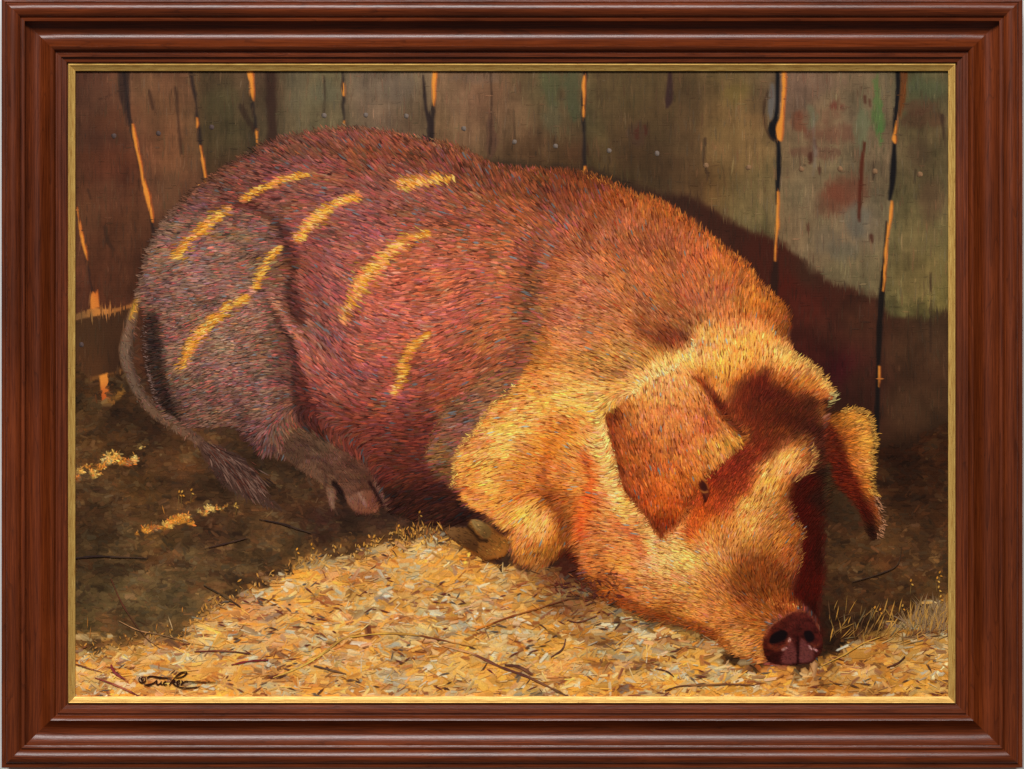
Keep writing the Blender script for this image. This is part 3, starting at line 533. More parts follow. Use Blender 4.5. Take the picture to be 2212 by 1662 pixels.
# near ear
EAR = region('ear', parent=PIG)
layer([(1308, 898), (1334, 878), (1365, 860), (1396, 828), (1442, 812), (1480, 812), (1510, 826), (1537, 858), (1565, 907), (1608, 952), (1596, 963), (1550, 1000), (1522, 1021), (1513, 1037), (1485, 1083), (1470, 1114), (1451, 1138), (1427, 1160), (1414, 1141), (1402, 1117), (1374, 1086), (1350, 1061), (1337, 1024), (1331, 990), (1319, 944)],
      [(1318, 905, 124, 52, 26), (1330, 950, 146, 70, 34), (1345, 1020, 150, 72, 38), (1380, 890, 190, 118, 62), (1420, 840, 206, 144, 78), (1480, 840, 204, 144, 76), (1410, 920, 186, 108, 62), (1460, 900, 192, 116, 66), (1450, 960, 188, 106, 58), (1500, 880, 190, 114, 60), (1520, 920, 186, 100, 56), (1545, 900, 146, 62, 30), (1570, 940, 190, 124, 58), (1590, 960, 182, 130, 58), (1540, 980, 194, 130, 62),
       (1500, 1000, 196, 112, 54), (1400, 1000, 180, 94, 46), (1450, 1040, 190, 98, 42), (1480, 1050, 182, 90, 42), (1380, 1060, 150, 66, 34), (1420, 1090, 186, 88, 32), (1460, 1090, 170, 72, 26), (1430, 1130, 128, 44, 16), (1428, 1155, 104, 36, 16), (1360, 960, 170, 88, 42)], 4, 3, 1, EAR, 5, smooth=False)
line([(1312, 908, .6), (1322, 950, 1), (1334, 1000, 1), (1352, 1058, 1), (1378, 1092, 1), (1408, 1130, 1), (1426, 1158, 1)], 5, (110, 46, 22), 6, .6)
line([(1516, 826, .6), (1544, 862, 1), (1572, 906, 1), (1600, 936, .6)], 8, (92, 34, 20), 7, .85)  # shadow line painted along the ear's right edge
line([(1498, 832, .5), (1526, 866, .9), (1552, 914, 1), (1586, 948, .7)], 6, (206, 134, 78), 8, .5)
# eye
EYE = region('eye', parent=PIG)
layer([(1509, 1036), (1516, 1034), (1526, 1042), (1532, 1058), (1531, 1074), (1524, 1086), (1519, 1080), (1515, 1064), (1510, 1052)], (98, 36, 18), 2.5, 0, 1, EYE)
layer([(1510, 1042), (1516, 1038), (1524, 1045), (1528, 1056), (1521, 1060), (1513, 1054)], (56, 20, 13), 2.4, 0, .9, EYE)
line([(1509, 1040), (1516, 1036), (1526, 1044), (1531, 1056)], 1.6, (168, 84, 30), 1.4, .9)
line([(1513, 1060), (1521, 1064), (1529, 1062)], 1.4, (196, 120, 50), 1.3, .8)
line([(1520, 1070), (1524, 1080), (1520, 1088)], 2, (60, 18, 12), 1.6, .9)
# snout
SNOUT = region('snout', parent=PIG)
layer([(1600, 1290), (1650, 1290), (1690, 1300), (1730, 1306), (1700, 1325), (1668, 1345), (1650, 1372), (1640, 1400), (1610, 1400), (1590, 1350)], [(1620, 1310, 150, 84, 40), (1660, 1320, 150, 88, 46), (1700, 1308, 150, 70, 36), (1640, 1370, 156, 96, 46), (1610, 1380, 180, 120, 60)], 10, 6, .5)
SN = [(1725, 1317), (1700, 1328), (1682, 1339), (1664, 1353), (1651, 1374), (1648, 1401), (1658, 1427), (1679, 1436), (1708, 1437), (1730, 1435), (1752, 1432), (1769, 1416), (1777, 1392), (1772, 1370), (1764, 1352), (1752, 1334), (1738, 1320)]
layer(SN, [(1725, 1325, 110, 48, 34), (1690, 1345, 104, 42, 28), (1660, 1375, 108, 44, 26), (1720, 1345, 92, 40, 36), (1700, 1365, 84, 34, 30), (1655, 1400, 84, 30, 20), (1670, 1425, 52, 20, 16), (1715, 1372, 66, 26, 22), (1750, 1350, 92, 38, 34), (1765, 1380, 84, 34, 28), (1765, 1410, 76, 30, 24), (1740, 1425, 70, 34, 32), (1700, 1430, 58, 26, 24), (1725, 1400, 60, 24, 20)], 3, 1, 1, SNOUT, 9)
m = LAB == SNOUT; F[m] *= (1 + .5 * vnoise(9, 7, 2))[m][:, None] * np.array([.92, .86, .84])
layer([(1704, 1376), (1714, 1392), (1721, 1412), (1722, 1432), (1690, 1433), (1692, 1412)], (118, 62, 56), 5, 2, .75)
layer([(1730, 1380), (1738, 1384), (1748, 1398), (1758, 1412), (1752, 1428), (1726, 1432), (1725, 1404)], (120, 66, 60), 5, 2, .75)  # pink highlights painted low on the snout, left and right
line([(1652, 1376), (1664, 1353), (1686, 1336), (1712, 1321), (1738, 1320)], 3, (156, 84, 48), 3, .7)
line([(1723, 1376), (1724, 1400), (1723, 1433)], 2.6, (40, 16, 14), 2, .9)
NOST = region('nostril', parent=PIG); NOST2 = region('nostril', parent=PIG)
FUR[LAB == EYE] = 0
layer([(1661, 1386), (1665, 1374), (1676, 1365), (1690, 1361), (1700, 1366), (1700, 1376), (1692, 1384), (1676, 1390), (1666, 1392)], (18, 7, 8), 2.2, 0, 1, NOST, 0)
layer([(1736, 1366), (1744, 1362), (1752, 1364), (1759, 1374), (1757, 1384), (1748, 1388), (1740, 1382)], (20, 8, 9), 2.2, 0, 1, NOST2, 0)
line([(1664, 1396), (1680, 1402), (1694, 1396), (1704, 1384)], 4, (128, 58, 34), 4, .7)
line([(1754, 1392), (1762, 1396), (1768, 1392)], 3, (120, 60, 36), 3, .6)
for p in [((1690, 1404), (1698, 1400)), ((1706, 1380), (1704, 1386)), ((1758, 1402), (1764, 1406)), ((1748, 1396), (1752, 1402))]:
    line(p, 2, (206, 166, 150), 1.6, .8)  # small pale highlights painted on the snout
# far ear
EAR2 = region('ear', parent=PIG)
layer([(1790, 893), (1813, 889), (1848, 887), (1873, 900), (1882, 930), (1886, 956), (1878, 982), (1882, 1003), (1878, 1053), (1889, 1066), (1898, 1099), (1905, 1134), (1890, 1164), (1880, 1172), (1866, 1140), (1854, 1102), (1830, 1072), (1807, 1052), (1788, 1000), (1782, 940)],
      [(1800, 900, 130, 70, 30), (1830, 900, 190, 118, 50), (1860, 905, 204, 140, 60), (1800, 950, 100, 40, 22), (1830, 950, 180, 96, 38), (1865, 950, 220, 152, 66), (1790, 1000, 62, 26, 18), (1820, 1000, 104, 36, 20), (1850, 1000, 200, 116, 48), (1870, 1010, 214, 146, 64), (1850, 1050, 130, 56, 28), (1875, 1050, 200, 128, 54), (1820, 1050, 74, 22, 16), (1870, 1100, 90, 26, 18), (1892, 1100, 150, 80, 40), (1875, 1150, 42, 22, 18), (1898, 1130, 130, 74, 44)], 4, 4, 1, EAR2, 6, smooth=False)
layer([(1786, 915), (1808, 935), (1824, 975), (1840, 1020), (1866, 1075), (1888, 1120), (1892, 1168), (1872, 1145), (1852, 1105), (1830, 1074), (1804, 1052), (1784, 1000)], [(1800, 950, 86, 32, 18), (1815, 1000, 92, 28, 16), (1840, 1055, 96, 28, 16), (1870, 1110, 76, 22, 14), (1882, 1155, 36, 20, 16)], 9, 6, .92)
layer([(1788, 1000), (1806, 1050), (1830, 1075), (1852, 1104), (1866, 1140), (1840, 1150), (1800, 1130), (1782, 1090), (1782, 1040)], [(1800, 1060, 58, 46, 30), (1830, 1110, 62, 48, 34), (1800, 1120, 52, 38, 26)], 7, 5, .9)  # dark shadow painted between the face and this ear
layer([(1780, 862), (1800, 872), (1822, 884), (1794, 896), (1778, 890)], (52, 26, 16), 7, 4, .8)
# tail and its tuft
TAIL = region('tail', parent=PIG)
line([(330, 690, 1), (334, 760, 1.3), (345, 830, 1.2), (365, 880, 1), (385, 905, .6)], 15, (40, 24, 21), 8, .85)  # shadow painted between the tail and the rump
line([(299, 640, .35), (290, 668, .65), (282, 700, .85), (274, 740, 1), (272, 768, 1), (280, 802, .95), (298, 842, .95), (322, 876, 1), (352, 902, 1), (386, 924, .95), (418, 944, .9), (444, 966, .9)], 13,
     [(296, 650, 160, 108, 46), (282, 700, 124, 92, 70), (272, 770, 116, 90, 70), (290, 825, 106, 82, 64), (330, 885, 112, 82, 60), (390, 925, 114, 82, 60), (440, 965, 104, 72, 54)], 3, 1, TAIL)
line([(290, 690, .5), (282, 760, .9), (294, 815, .8), (325, 868, .8), (378, 908, .8), (430, 944, .6)], 4, (66, 44, 36), 4, .6)
layer([(432, 960), (456, 952), (484, 966), (520, 986), (548, 1012), (566, 1048), (590, 1078), (612, 1104), (580, 1098), (552, 1086), (516, 1070), (480, 1050), (456, 1018), (440, 990)],
      [(450, 970, 80, 52, 40), (490, 1000, 84, 58, 48), (520, 1040, 82, 56, 44), (560, 1070, 80, 54, 42), (520, 1000, 60, 38, 32), (470, 1030, 64, 42, 34), (590, 1092, 72, 48, 38)], 4, 4, .95, TAIL)
# hind foot
FOOT = region('hind_foot', parent=PIG)
layer([(640, 925), (672, 936), (712, 956), (756, 980), (792, 1004), (806, 1020), (820, 1048), (832, 1072), (846, 1098), (836, 1104), (822, 1096), (816, 1104), (790, 1111), (768, 1108), (748, 1084), (730, 1062), (724, 1080), (722, 1100), (712, 1094), (704, 1066), (694, 1044), (664, 1026), (630, 1004), (612, 980), (616, 950)],
      [(650, 950, 96, 72, 58), (690, 970, 100, 78, 62), (630, 980, 88, 66, 52), (720, 1000, 98, 70, 56), (760, 1010, 92, 62, 50), (700, 1030, 100, 76, 62), (715, 1080, 122, 88, 66), (750, 1050, 98, 70, 58), (790, 1040, 82, 54, 44), (780, 1080, 128, 82, 60), (800, 1095, 116, 66, 44), (820, 1060, 92, 64, 50), (838, 1094, 104, 70, 52)], 5, 4, 1, FOOT, 7)
m = LAB == FOOT; F[m] *= ((1 + .34 * vnoise(16, 10, 3)) [m][:, None] * np.array([1.06, 1.0, .94]))
for p in ([(640, 950), (668, 958), (690, 975)], [(660, 985), (690, 992), (716, 1010)], [(690, 1010), (716, 1020), (738, 1038)], [(740, 990), (762, 1006), (786, 1020)], [(736, 1024), (758, 1036), (784, 1040)]): line(p, 3, (70, 46, 38), 3.5, .55)
layer([(752, 1066), (776, 1058), (800, 1060), (812, 1084), (818, 1102), (790, 1110), (768, 1106), (752, 1086)], [(770, 1075, 132, 92, 72), (800, 1080, 120, 70, 50), (785, 1104, 128, 78, 54)], 3, 1, .9)
layer([(808, 1040), (820, 1050), (834, 1074), (845, 1097), (834, 1102), (824, 1084), (812, 1060)], (116, 84, 66), 3, 1, .85)
layer([(706, 1056), (716, 1054), (724, 1074), (723, 1098), (714, 1096), (708, 1074)], (126, 94, 72), 3, 1, .85)
line([(722, 1044), (734, 1060), (742, 1084)], 6, (36, 22, 20), 3, .9)
line([(798, 1042), (812, 1064), (828, 1094)], 3.6, (44, 24, 22), 2.6, .9)
line([(700, 1014), (704, 1034), (700, 1056)], 3, (66, 42, 36), 3, .6)
line([(756, 1068), (778, 1058), (800, 1056)], 3, (70, 42, 34), 3, .6)
line([(776, 1066, .5), (784, 1080, 1), (790, 1092, .6)], 4, (166, 130, 112), 3, .6)
line([(714, 1066), (718, 1090)], 2, (156, 118, 92), 2, .6)
layer([(740, 1100), (800, 1113), (860, 1102), (850, 1118), (760, 1116)], (34, 22, 20), 7, 3, .6)
# near fore hoof
HOOF = region('fore_hoof', parent=PIG)
layer([(961, 1149), (982, 1138), (1005, 1140), (1018, 1123), (1037, 1124), (1058, 1136), (1086, 1155), (1100, 1180), (1094, 1200), (1078, 1208), (1049, 1212), (1020, 1194), (990, 1174)],
      [(975, 1150, 120, 92, 58), (1000, 1158, 112, 84, 42), (1030, 1135, 138, 112, 62), (1050, 1150, 108, 78, 36), (1060, 1180, 128, 84, 36), (1030, 1190, 98, 64, 30), (1085, 1180, 140, 90, 36)], 4, 4, 1, HOOF, 8)
m = LAB == HOOF; F[m] *= (1 + .4 * vnoise(18, 10, 3))[m][:, None]
F[m] *= (1.10, .94, .84)
FUR[LAB == HOOF] = 8
layer([(1036, 1158), (1060, 1150), (1090, 1160), (1100, 1184), (1080, 1204), (1050, 1206), (1030, 1190)], [(1050, 1170, 124, 78, 38), (1085, 1185, 166, 104, 44)], 7, 4, .8)
layer([(962, 1150), (980, 1140), (1004, 1141), (1022, 1156), (1034, 1176), (1026, 1192), (1004, 1180), (980, 1164)], [(975, 1150, 136, 98, 60), (1000, 1150, 118, 78, 42), (1015, 1180, 76, 46, 24), (990, 1168, 92, 60, 32)], 3, 2, .95)
layer([(1018, 1125), (1036, 1125), (1056, 1138), (1062, 1154), (1048, 1164), (1034, 1152)], [(1025, 1132, 158, 128, 78), (1050, 1150, 104, 74, 38)], 3, 2, .95)
line([(1006, 1134), (1020, 1148), (1036, 1166), (1050, 1168)], 3.4, (44, 26, 16), 3, .9)
line([(1064, 1132), (1080, 1150), (1098, 1150)], 5, (76, 40, 20), 4, .8)
line([(960, 1156), (990, 1180), (1022, 1204), (1052, 1216), (1080, 1210)], 4, (58, 26, 18), 4, .85)  # shadow painted beneath the hoof's lower edge
layer([(965, 1122), (1000, 1100), (1045, 1114), (1018, 1120), (1004, 1136), (978, 1136)], (44, 22, 18), 6, 3, .85)
# bars of sun let through the wall onto the back (painted light)
SUN = (236, 172, 62)
BARS = [([(378, 556, .7), (400, 534, 1.1), (425, 505, 1.2), (455, 482, 1.1), (490, 456, .8)], 13), ([(530, 430, .6), (560, 410, .9), (600, 394, .9), (640, 382, .6), (664, 378, .3)], 9),
               ([(644, 520, .6), (657, 500, 1.0), (680, 475, 1.1), (710, 450, 1), (740, 435, .8), (775, 426, .4)], 13), ([(554, 622, .4), (564, 592, 1.0), (582, 558, 1.0), (606, 534, .5)], 11),
               ([(390, 800, .8), (408, 760, 1.1), (430, 722, 1.2), (460, 690, 1.2), (495, 664, .9), (535, 644, .4)], 15), ([(745, 690, .4), (765, 648, .9), (785, 610, 1.2), (815, 575, 1.2), (850, 540, 1.1), (890, 515, .8), (925, 505, .3)], 18),
               ([(850, 850, .4), (868, 815, 1), (876, 780, 1), (895, 745, .7), (925, 722, .4)], 11), ([(860, 400, .9), (900, 394, 1.2), (940, 388, .9), (980, 386, .5)], 13)]
for pts, w in BARS: line(pts, w * .62, (240, 172, 62), 6, .72, rag=12)
line([(280, 690, .6), (288, 668, 1), (297, 645, .8)], 3.4, (196, 144, 44), 2, .8)
# lit rim along the head and ear
line([(1372, 850, .6), (1404, 818, .9), (1446, 798, 1.1), (1492, 764, 1.5), (1510, 735, 1.1)], 15, (240, 196, 112), 18, .55, rag=6)
EB = LAB == EAR
keep = F[EB].copy()
line([(1292, 905, .8), (1304, 950, 1), (1314, 1000, 1), (1326, 1046, 1), (1352, 1084, 1), (1388, 1124, 1), (1424, 1172, .9), (1455, 1156, .6)], 13, (236, 182, 100), 15, .5, rag=5)
F[EB] = keep
line([(1314, 906, .7), (1326, 950, 1), (1338, 1000, 1), (1354, 1056, 1), (1384, 1092, 1), (1412, 1130, 1), (1428, 1154, .8)], 6, (116, 48, 24), 7, .6)
line([(1512, 1040, .6), (1490, 1082, 1), (1472, 1120, 1), (1446, 1146, .8)], 5, (112, 40, 18), 6, .7)
line([(1676, 752, .7), (1720, 776, 1), (1760, 808, 1), (1784, 836, .8)], 7, (244, 196, 110), 7, .6)
for k, g in {1: (1.09, 1.07, .96), 2: (1.05, 1.0, .90), 4: (1.05, 1., .9), 5: (1.07, 1.04, .90), 6: (1.02, 1.0, .9)}.items():
    F[FUR == k] *= g
m = np.isin(LAB, boards) & (GY > 700) & (GX < 700); LAB[m] = R_GROUND
m = np.isin(LAB, boards) & (GY > 1250); LAB[m] = R_STRAW
m = (LAB == boards[8]) & (GX < 1690) & (GY < 300); LAB[m] = boards[7]
a_ = np.clip((640 - GX) / 60, 0, 1) * (FUR == 1) * np.clip((GY - 430) / 60, 0, 1) * .55 * (lum0(F) < 120)
F[:] = F * (1 - a_[..., None]) + (lum0(F)[..., None] * np.array([1.50, 1.20, 1.02])) * a_[..., None]
m = (FUR > 0); F[m] += .09 * (F[m] - 100)
F[FUR == 2] *= (1.04, 1.0, 1.0)
a_ = (np.isin(FUR, (2, 5, 6))) * np.clip((lum0(F) - 128) / 60, 0, 1) * .24; F[:] = F * (1 - a_[..., None]) + np.array([248, 200, 136.]) * a_[..., None]
layer([(1190, 520), (1290, 450), (1420, 470), (1530, 540), (1600, 620), (1560, 690), (1450, 700), (1360, 690), (1290, 740), (1210, 760), (1180, 680)], (170, 100, 72), 50, 10, .42)
a_ = (FUR == 1) * .16 * (GX > 600); F[:] = F * (1 - a_[..., None]) + (lum0(F)[..., None] * np.array([1.38, .98, .78])) * a_[..., None]
m = LAB == R_RAIL; F[m] *= (1.35, 1.28, 1.2)
m = LAB == R_STRAW; F[m] *= (1.04, 1.0, .88)
m = (LAB == R_GROUND) & (GX > 1500); F[m] *= (1.0, .84, .66)
m = (LAB == R_GROUND) & (GX < 1500); F[m] *= (1.0, .93, .82)
wl_ = np.clip((560 - GX) / 200, 0, 1) * np.isin(LAB, boards); F *= (1 + wl_[..., None] * np.array([.13, .06, 0.]))
F *= (1 + .05 * MOT + .03 * RAG)[..., None]
F = np.clip(F, 4, 252)

# ------------------------------------------------------------------ brushwork: raised strokes of paint
VERTS, COLS, POLY, CNT, NV = {}, {}, {}, {}, {}
def emit(reg, co, col, polys, counts):
    k = NV.get(reg, 0)
    VERTS.setdefault(reg, []).append(co); COLS.setdefault(reg, []).append(col)
    POLY.setdefault(reg, []).append(np.asarray(polys) + k); CNT.setdefault(reg, []).append(np.asarray(counts)); NV[reg] = k + len(co)
TPL = np.array([0, 2, 1, 0, 3, 2, 1, 2, 5, 4, 2, 3, 6, 5, 4, 5, 7, 5, 6, 7]); TPC = [3, 3, 4, 4, 3, 3]
def at(x, y):
    j = np.clip(((x - X0) / STEP + .5).astype(int), 0, NX - 1); i = np.clip(((y - Y0) / STEP + .5).astype(int), 0, NY - 1)
    return i, j
def brush(x, y, ang, ln, wd, col, reg, z, h, curve=0., blunt=False, soft=1.):
    n = len(x)
    if n == 0: return
    dx, dy = np.cos(ang), np.sin(ang); nx, ny = -dy, dx
    ts = np.array([0, .35, .72, 1.]) if not blunt else np.array([0, .14, .86, 1.])
    cxs = [x + ln * t * dx + curve * ln * t * t * nx for t in ts]; cys = [y + ln * t * dy + curve * ln * t * t * ny for t in ts]
    P = np.zeros((n, 8, 3)); P[:, :, 2] = np.asarray(z)[:, None]
    P[:, 0, 0], P[:, 0, 1] = cxs[0], cys[0]; P[:, 7, 0], P[:, 7, 1] = cxs[3], cys[3]
    for k, (i, hw) in enumerate(((1, .5), (2, .42))):
        b = 1 + 3 * k
        for j, sgn in ((0, -1), (1, 0), (2, 1)):
            q = hw * wd * (rng.uniform(.45, 1.25, n) if blunt else 1.)
            P[:, b + j, 0] = cxs[i] + sgn * q * nx; P[:, b + j, 1] = cys[i] + sgn * q * ny
        P[:, b + 1, 2] += h
    # wet paint: the rim of a stroke takes up some of the colour it lies on
    ii, jj = at(P[:, :, 0].ravel(), P[:, :, 1].ravel()); under = F[ii, jj].reshape(n, 8, 3)
    wet = np.array([.62, .5, 0, .5, .5, .05, .5, .7] if blunt else [.55, .22, 0, .22, .22, 0, .22, .6])[None, :, None] * soft
    jit = 1 + rng.normal(0, .03, (n, 8, 1)); cc = np.clip((col[:, None, :] * (1 - wet) + under * wet) * jit, 3, 254)
    off = (np.arange(n) * 8)[:, None]
    for r in np.unique(reg):
        s = reg == r; m = int(s.sum())
        emit(int(r), P[s].reshape(-1, 3), cc[s].reshape(-1, 3), ((np.arange(m) * 8)[:, None] + TPL).ravel(), np.tile(TPC, m))
def lum(c): return c[..., 0] * .3 + c[..., 1] * .59 + c[..., 2] * .11
def tint(base, pal, lo, hi, val, probs=None):
    pal = np.asarray(pal, float); p = pal[rng.choice(len(pal), len(base), p=probs)]
    p = p * (lum(base) / (lum(p) + 1e-6))[:, None]
    m = rng.uniform(lo, hi, len(base))[:, None]
    return (base * (1 - m) + p * m) * np.exp(rng.normal(0, val, len(base)))[:, None]
DIR = [(500,370,200),(650,305,225),(800,310,235),(1000,350,240),(1100,385,250),(1250,405,262),(1400,455,268),(1500,515,275),(1600,600,285),(1690,700,292),(600,420,185),(700,420,190),(900,450,200),(1000,500,195),(1150,490,215),
 (400,550,165),(450,700,165),(400,850,158),(550,850,165),(340,700,172),(560,700,172),(580,560,168),(480,480,178),(360,480,190),(720,650,222),(680,600,215),(800,560,192),(900,600,178),(1000,620,165),(850,750,190),(950,800,165),(750,850,208),(700,760,226),(850,950,182),(1050,750,152),(1000,700,155),(1080,560,185),
 (1200,600,195),(1250,700,195),(1300,600,212),(1400,560,235),(1500,580,246),(1450,680,226),(1550,680,262),(1620,690,272),(1350,750,200),(1200,800,190),(1300,500,235),(1100,900,168),(1030,1000,165),(1150,1000,198),(1060,1080,172),(1110,1115,145),(1150,1150,115),(1190,1180,100),(1120,1195,110),(960,950,160),
 (1250,950,215),(1300,1100,196),(1350,1200,190),(1280,1200,172),(1400,1280,185),(1450,1200,196),(1400,950,84),(1500,950,76),(1450,1100,82),(1560,940,62),(1350,930,76),(1550,760,268),(1450,800,248),(1640,760,280),(1720,800,312),(1780,840,325),(1600,880,272),(1700,880,300),(1760,930,310),(1580,1010,300),(1520,1100,290),
 (1680,1000,306),(1650,1100,300),(1700,1100,312),(1720,1170,314),(1600,1180,285),(1550,1250,226),(1500,1300,196),(1480,1220,202),(1600,1300,214),(1560,1370,165),(1650,1250,255),(1690,1230,300),(1620,1390,160),(1850,920,338),(1875,1000,10),(1840,1000,30),(1885,1100,48),(1820,950,0),(1750,1150,300),(1750,1250,290),(650,960,30),(740,1020,50),(640,1000,120)]
DIRV = [(x, y, math.cos(math.radians(a)), math.sin(math.radians(a))) for x, y, a in DIR]
EARDIR = [(x, y, math.cos(math.radians(a)), math.sin(math.radians(a))) for x, y, a in [(1330, 920, 66), (1360, 1010, 74), (1420, 850, 88), (1400, 950, 84), (1500, 860, 70), (1500, 950, 76), (1450, 1100, 86), (1580, 945, 56), (1540, 990, 72), (1430, 1150, 92)]]
def flow(x, y, pts=None):
    v = idw(DIRV if pts is None else pts, x, y, 30, 1.5); return np.arctan2(v[:, 1], v[:, 0])
def scatter(mask, n):
    ii, jj = np.nonzero(mask); k = rng.integers(0, len(ii), n)
    return gx[jj[k]] + rng.uniform(-.5, .5, n) * STEP, gy[ii[k]] + rng.uniform(-.5, .5, n) * STEP
SHADE = [(214, 100, 72), (196, 104, 104), (176, 86, 92), (132, 52, 40), (150, 118, 112), (112, 84, 52), (186, 92, 44), (104, 70, 84), (120, 132, 120), (190, 70, 56)]
LITP = [(240, 190, 96), (232, 130, 44), (140, 72, 26), (206, 112, 92), (176, 132, 48), (250, 224, 160), (224, 96, 40), (170, 110, 112)]
DARK = [(120, 40, 22), (84, 40, 26), (150, 60, 30), (140, 40, 44), (70, 44, 30), (170, 90, 40)]
REDP = [(150, 46, 28), (176, 74, 34), (140, 50, 48), (206, 104, 44), (110, 40, 26)]
EARP = [(206, 112, 44), (214, 140, 70), (196, 100, 92), (140, 66, 34), (160, 130, 60), (224, 110, 40), (150, 110, 110)]
CL1, CL2, CL3 = vnoise(44, 20, 3) * 2, vnoise(30, 30, 3) * 2, vnoise(80, 60, 2) * 2
for cls, pal, per, L0, W0, val, lo, hi, h in [(1, SHADE, 9.5, 24, 3.8, .17, .05, .6, .3), (3, DARK, 16., 17, 2.2, .14, .05, .4, .12), (2, LITP, 7.5, 19, 2.7, .14, .05, .45, .26), (4, REDP, 8., 13, 2.4, .18, .1, .5, .2), (5, EARP, 7., 17, 3.0, .16, .05, .5, .28),
                                              (6, LITP, 9., 16, 2.3, .18, .05, .3, .25), (7, SHADE, 22., 10, 2.0, .09, .05, .3, .08), (8, [(150, 116, 66), (90, 60, 30), (120, 90, 50), (70, 44, 26)], 45., 8, 2.4, .14, .1, .5, .12), (9, [(140, 70, 60), (90, 40, 34), (110, 60, 56)], 16., 6, 2.4, .12, .1, .5, .1)]:
    mask = FUR == cls; n = int(mask.sum() * STEP * STEP / per)
    if n == 0: continue
    x, y = scatter(mask, n); i, j = at(x, y); base = F[i, j]; reg = LAB[i, j]
    ang = flow(x, y, EARDIR if cls == 5 else [(1000, 1150, .9, .4), (1060, 1180, .7, .7)] if cls == 8 else DIRV) + rng.normal(0, .085, n) + .22 * CL3[i, j]
    sc = np.where((x > 1380) & (y > 1060), .8, 1.) * np.where(x < 560, .85, 1.) * np.where(x < 640, np.where(y > 640, .8, 1.), 1.)
    col = tint(base, pal, lo, hi, val)
    c1, c2, c3 = CL1[i, j], CL2[i, j], CL3[i, j]
    col *= (1 + .22 * c2)[:, None]; col[:, 1] *= 1 + .10 * c1; col[:, 2] *= 1 + .16 * c3 - .12 * c1
    rare = rng.random(n)
    if cls == 1:
        s = (rare < .014) & (lum(base) < 110); col[s] = lum(base[s])[:, None] * np.array([1.22, 1.24, 1.26]); s = (rare > .89); col[s] = base[s] * [.56, .5, .52]; s = (rare > .07) & (rare < .12) & (lum(base) < 120); col[s] = base[s] * [1.32, 1.3, 1.28] + 8
        s = (rare > .03) & (rare < .06) & (lum(base) < 110); col[s] = lum(base[s])[:, None] * np.array([1.95, .9, .84])
    if cls in (2, 5):
        s = rare > .885; col[s] = base[s] * [.6, .47, .4]; s = rare < .05; col[s] = np.minimum(base[s] * 1.14 + [8, 18, 20], 250); s = (rare > .06) & (rare < .09); col[s] = base[s] * [1.0, .68, .62]
        s = (rare > .05) & (rare < .056); col[s] = lum(base[s])[:, None] * np.array([1.0, 1.05, .96])
    # the root sits half a stroke back so that a stroke straddles the place its colour comes from
    ln = L0 * sc * rng.uniform(.55, 1.35, n); wd = W0 * sc * rng.uniform(.6, 1.4, n)
    z = .25 + 1.1 * rng.random(n) + .3 * (lum(col) > lum(base)) + {5: 1.3, 7: .8, 8: 1.9, 9: 2.0}.get(cls, 0)
    brush(x - .4 * ln * np.cos(ang), y - .4 * ln * np.sin(ang), ang, ln, wd, col, reg, z, h * rng.uniform(.4, 1.3, n), rng.normal(0, .04, n))
# ragged hairs along the outline of the back, head and ears
def fringe(pts, n, out, ln, wd, colour, reg, spread=.2):
    p = smooth_line(pts, 10); t = rng.uniform(0, len(p) - 1.001, n); k = t.astype(int); f = (t - k)[:, None]
    q = p[k] * (1 - f) + p[k + 1] * f
    x = q[:, 0] + rng.normal(0, 3, n); y = q[:, 1] + rng.normal(0, 3, n)
    a = (flow(x, y) if out is None else np.full(n, math.radians(out))) + rng.normal(0, spread, n)
    i, j = at(x - 6 * np.cos(a), y - 6 * np.sin(a)); base = F[i, j] if colour is None else np.tile(np.array(colour, float), (n, 1))
    col = base * np.exp(rng.normal(0, .18, n))[:, None]
    n_ = n; L = .68 * ln * rng.uniform(.5, 1.3, n)
    brush(x, y, a, L, .82 * wd * rng.uniform(.6, 1.3, n), col, np.full(n, reg), 1 + rng.random(n), .25 * np.ones(n), rng.normal(0, .12, n))
OL = np.array(OUTLINE)
fringe(OL[:20], 1100, None, 20, 3.2, None, PIG); fringe(OL[18:30], 900, None, 24, 3.0, None, PIG)
fringe(OL[8:20], 160, None, 18, 2.2, (150, 70, 60), PIG); fringe(OL[19:29], 300, None, 26, 2.6, (190, 112, 44), PIG)
fringe([(1676, 752), (1716, 776), (1746, 792), (1776, 820), (1794, 852)], 300, None, 20, 2.2, (222, 160, 78), PIG)
fringe([(1790, 850), (1794, 862), (1786, 878)], 40, 335, 26, 2.2, (190, 170, 104), PIG)
fringe([(1813, 889), (1848, 887), (1873, 900), (1882, 930), (1886, 956), (1878, 982), (1882, 1003), (1878, 1053), (1889, 1066)], 380, None, 18, 2.2, (206, 146, 62), EAR2, .25)
fringe([(1889, 1066), (1898, 1099), (1904, 1134), (1894, 1160)], 90, 40, 18, 2, (176, 120, 84), EAR2, .3)
fringe([(1752, 962), (1757, 998), (1740, 1022), (1712, 1042)], 130, 318, 24, 2.0, (186, 130, 66), PIG)
fringe([(1702, 1085), (1711, 1123), (1734, 1152), (1722, 1178), (1728, 1208), (1720, 1237)], 150, 318, 18, 1.8, (150, 92, 42), PIG); fringe([(1720, 1120), (1732, 1152), (1724, 1178), (1728, 1220)], 12, 318, 16, 1.6, (140, 140, 138), PIG)
fringe([(1366, 858), (1398, 824), (1440, 806), (1490, 772), (1502, 740)], 170, 240, 14, 2.2, (246, 212, 134), PIG, .4)
fringe([(1308, 900), (1319, 944), (1331, 990), (1340, 1040)], 70, 195, 11, 2, (236, 190, 112), PIG, .4); fringe([(1340, 1030), (1352, 1062), (1380, 1100), (1420, 1160)], 70, 150, 12, 2, (226, 170, 96), PIG, .5)
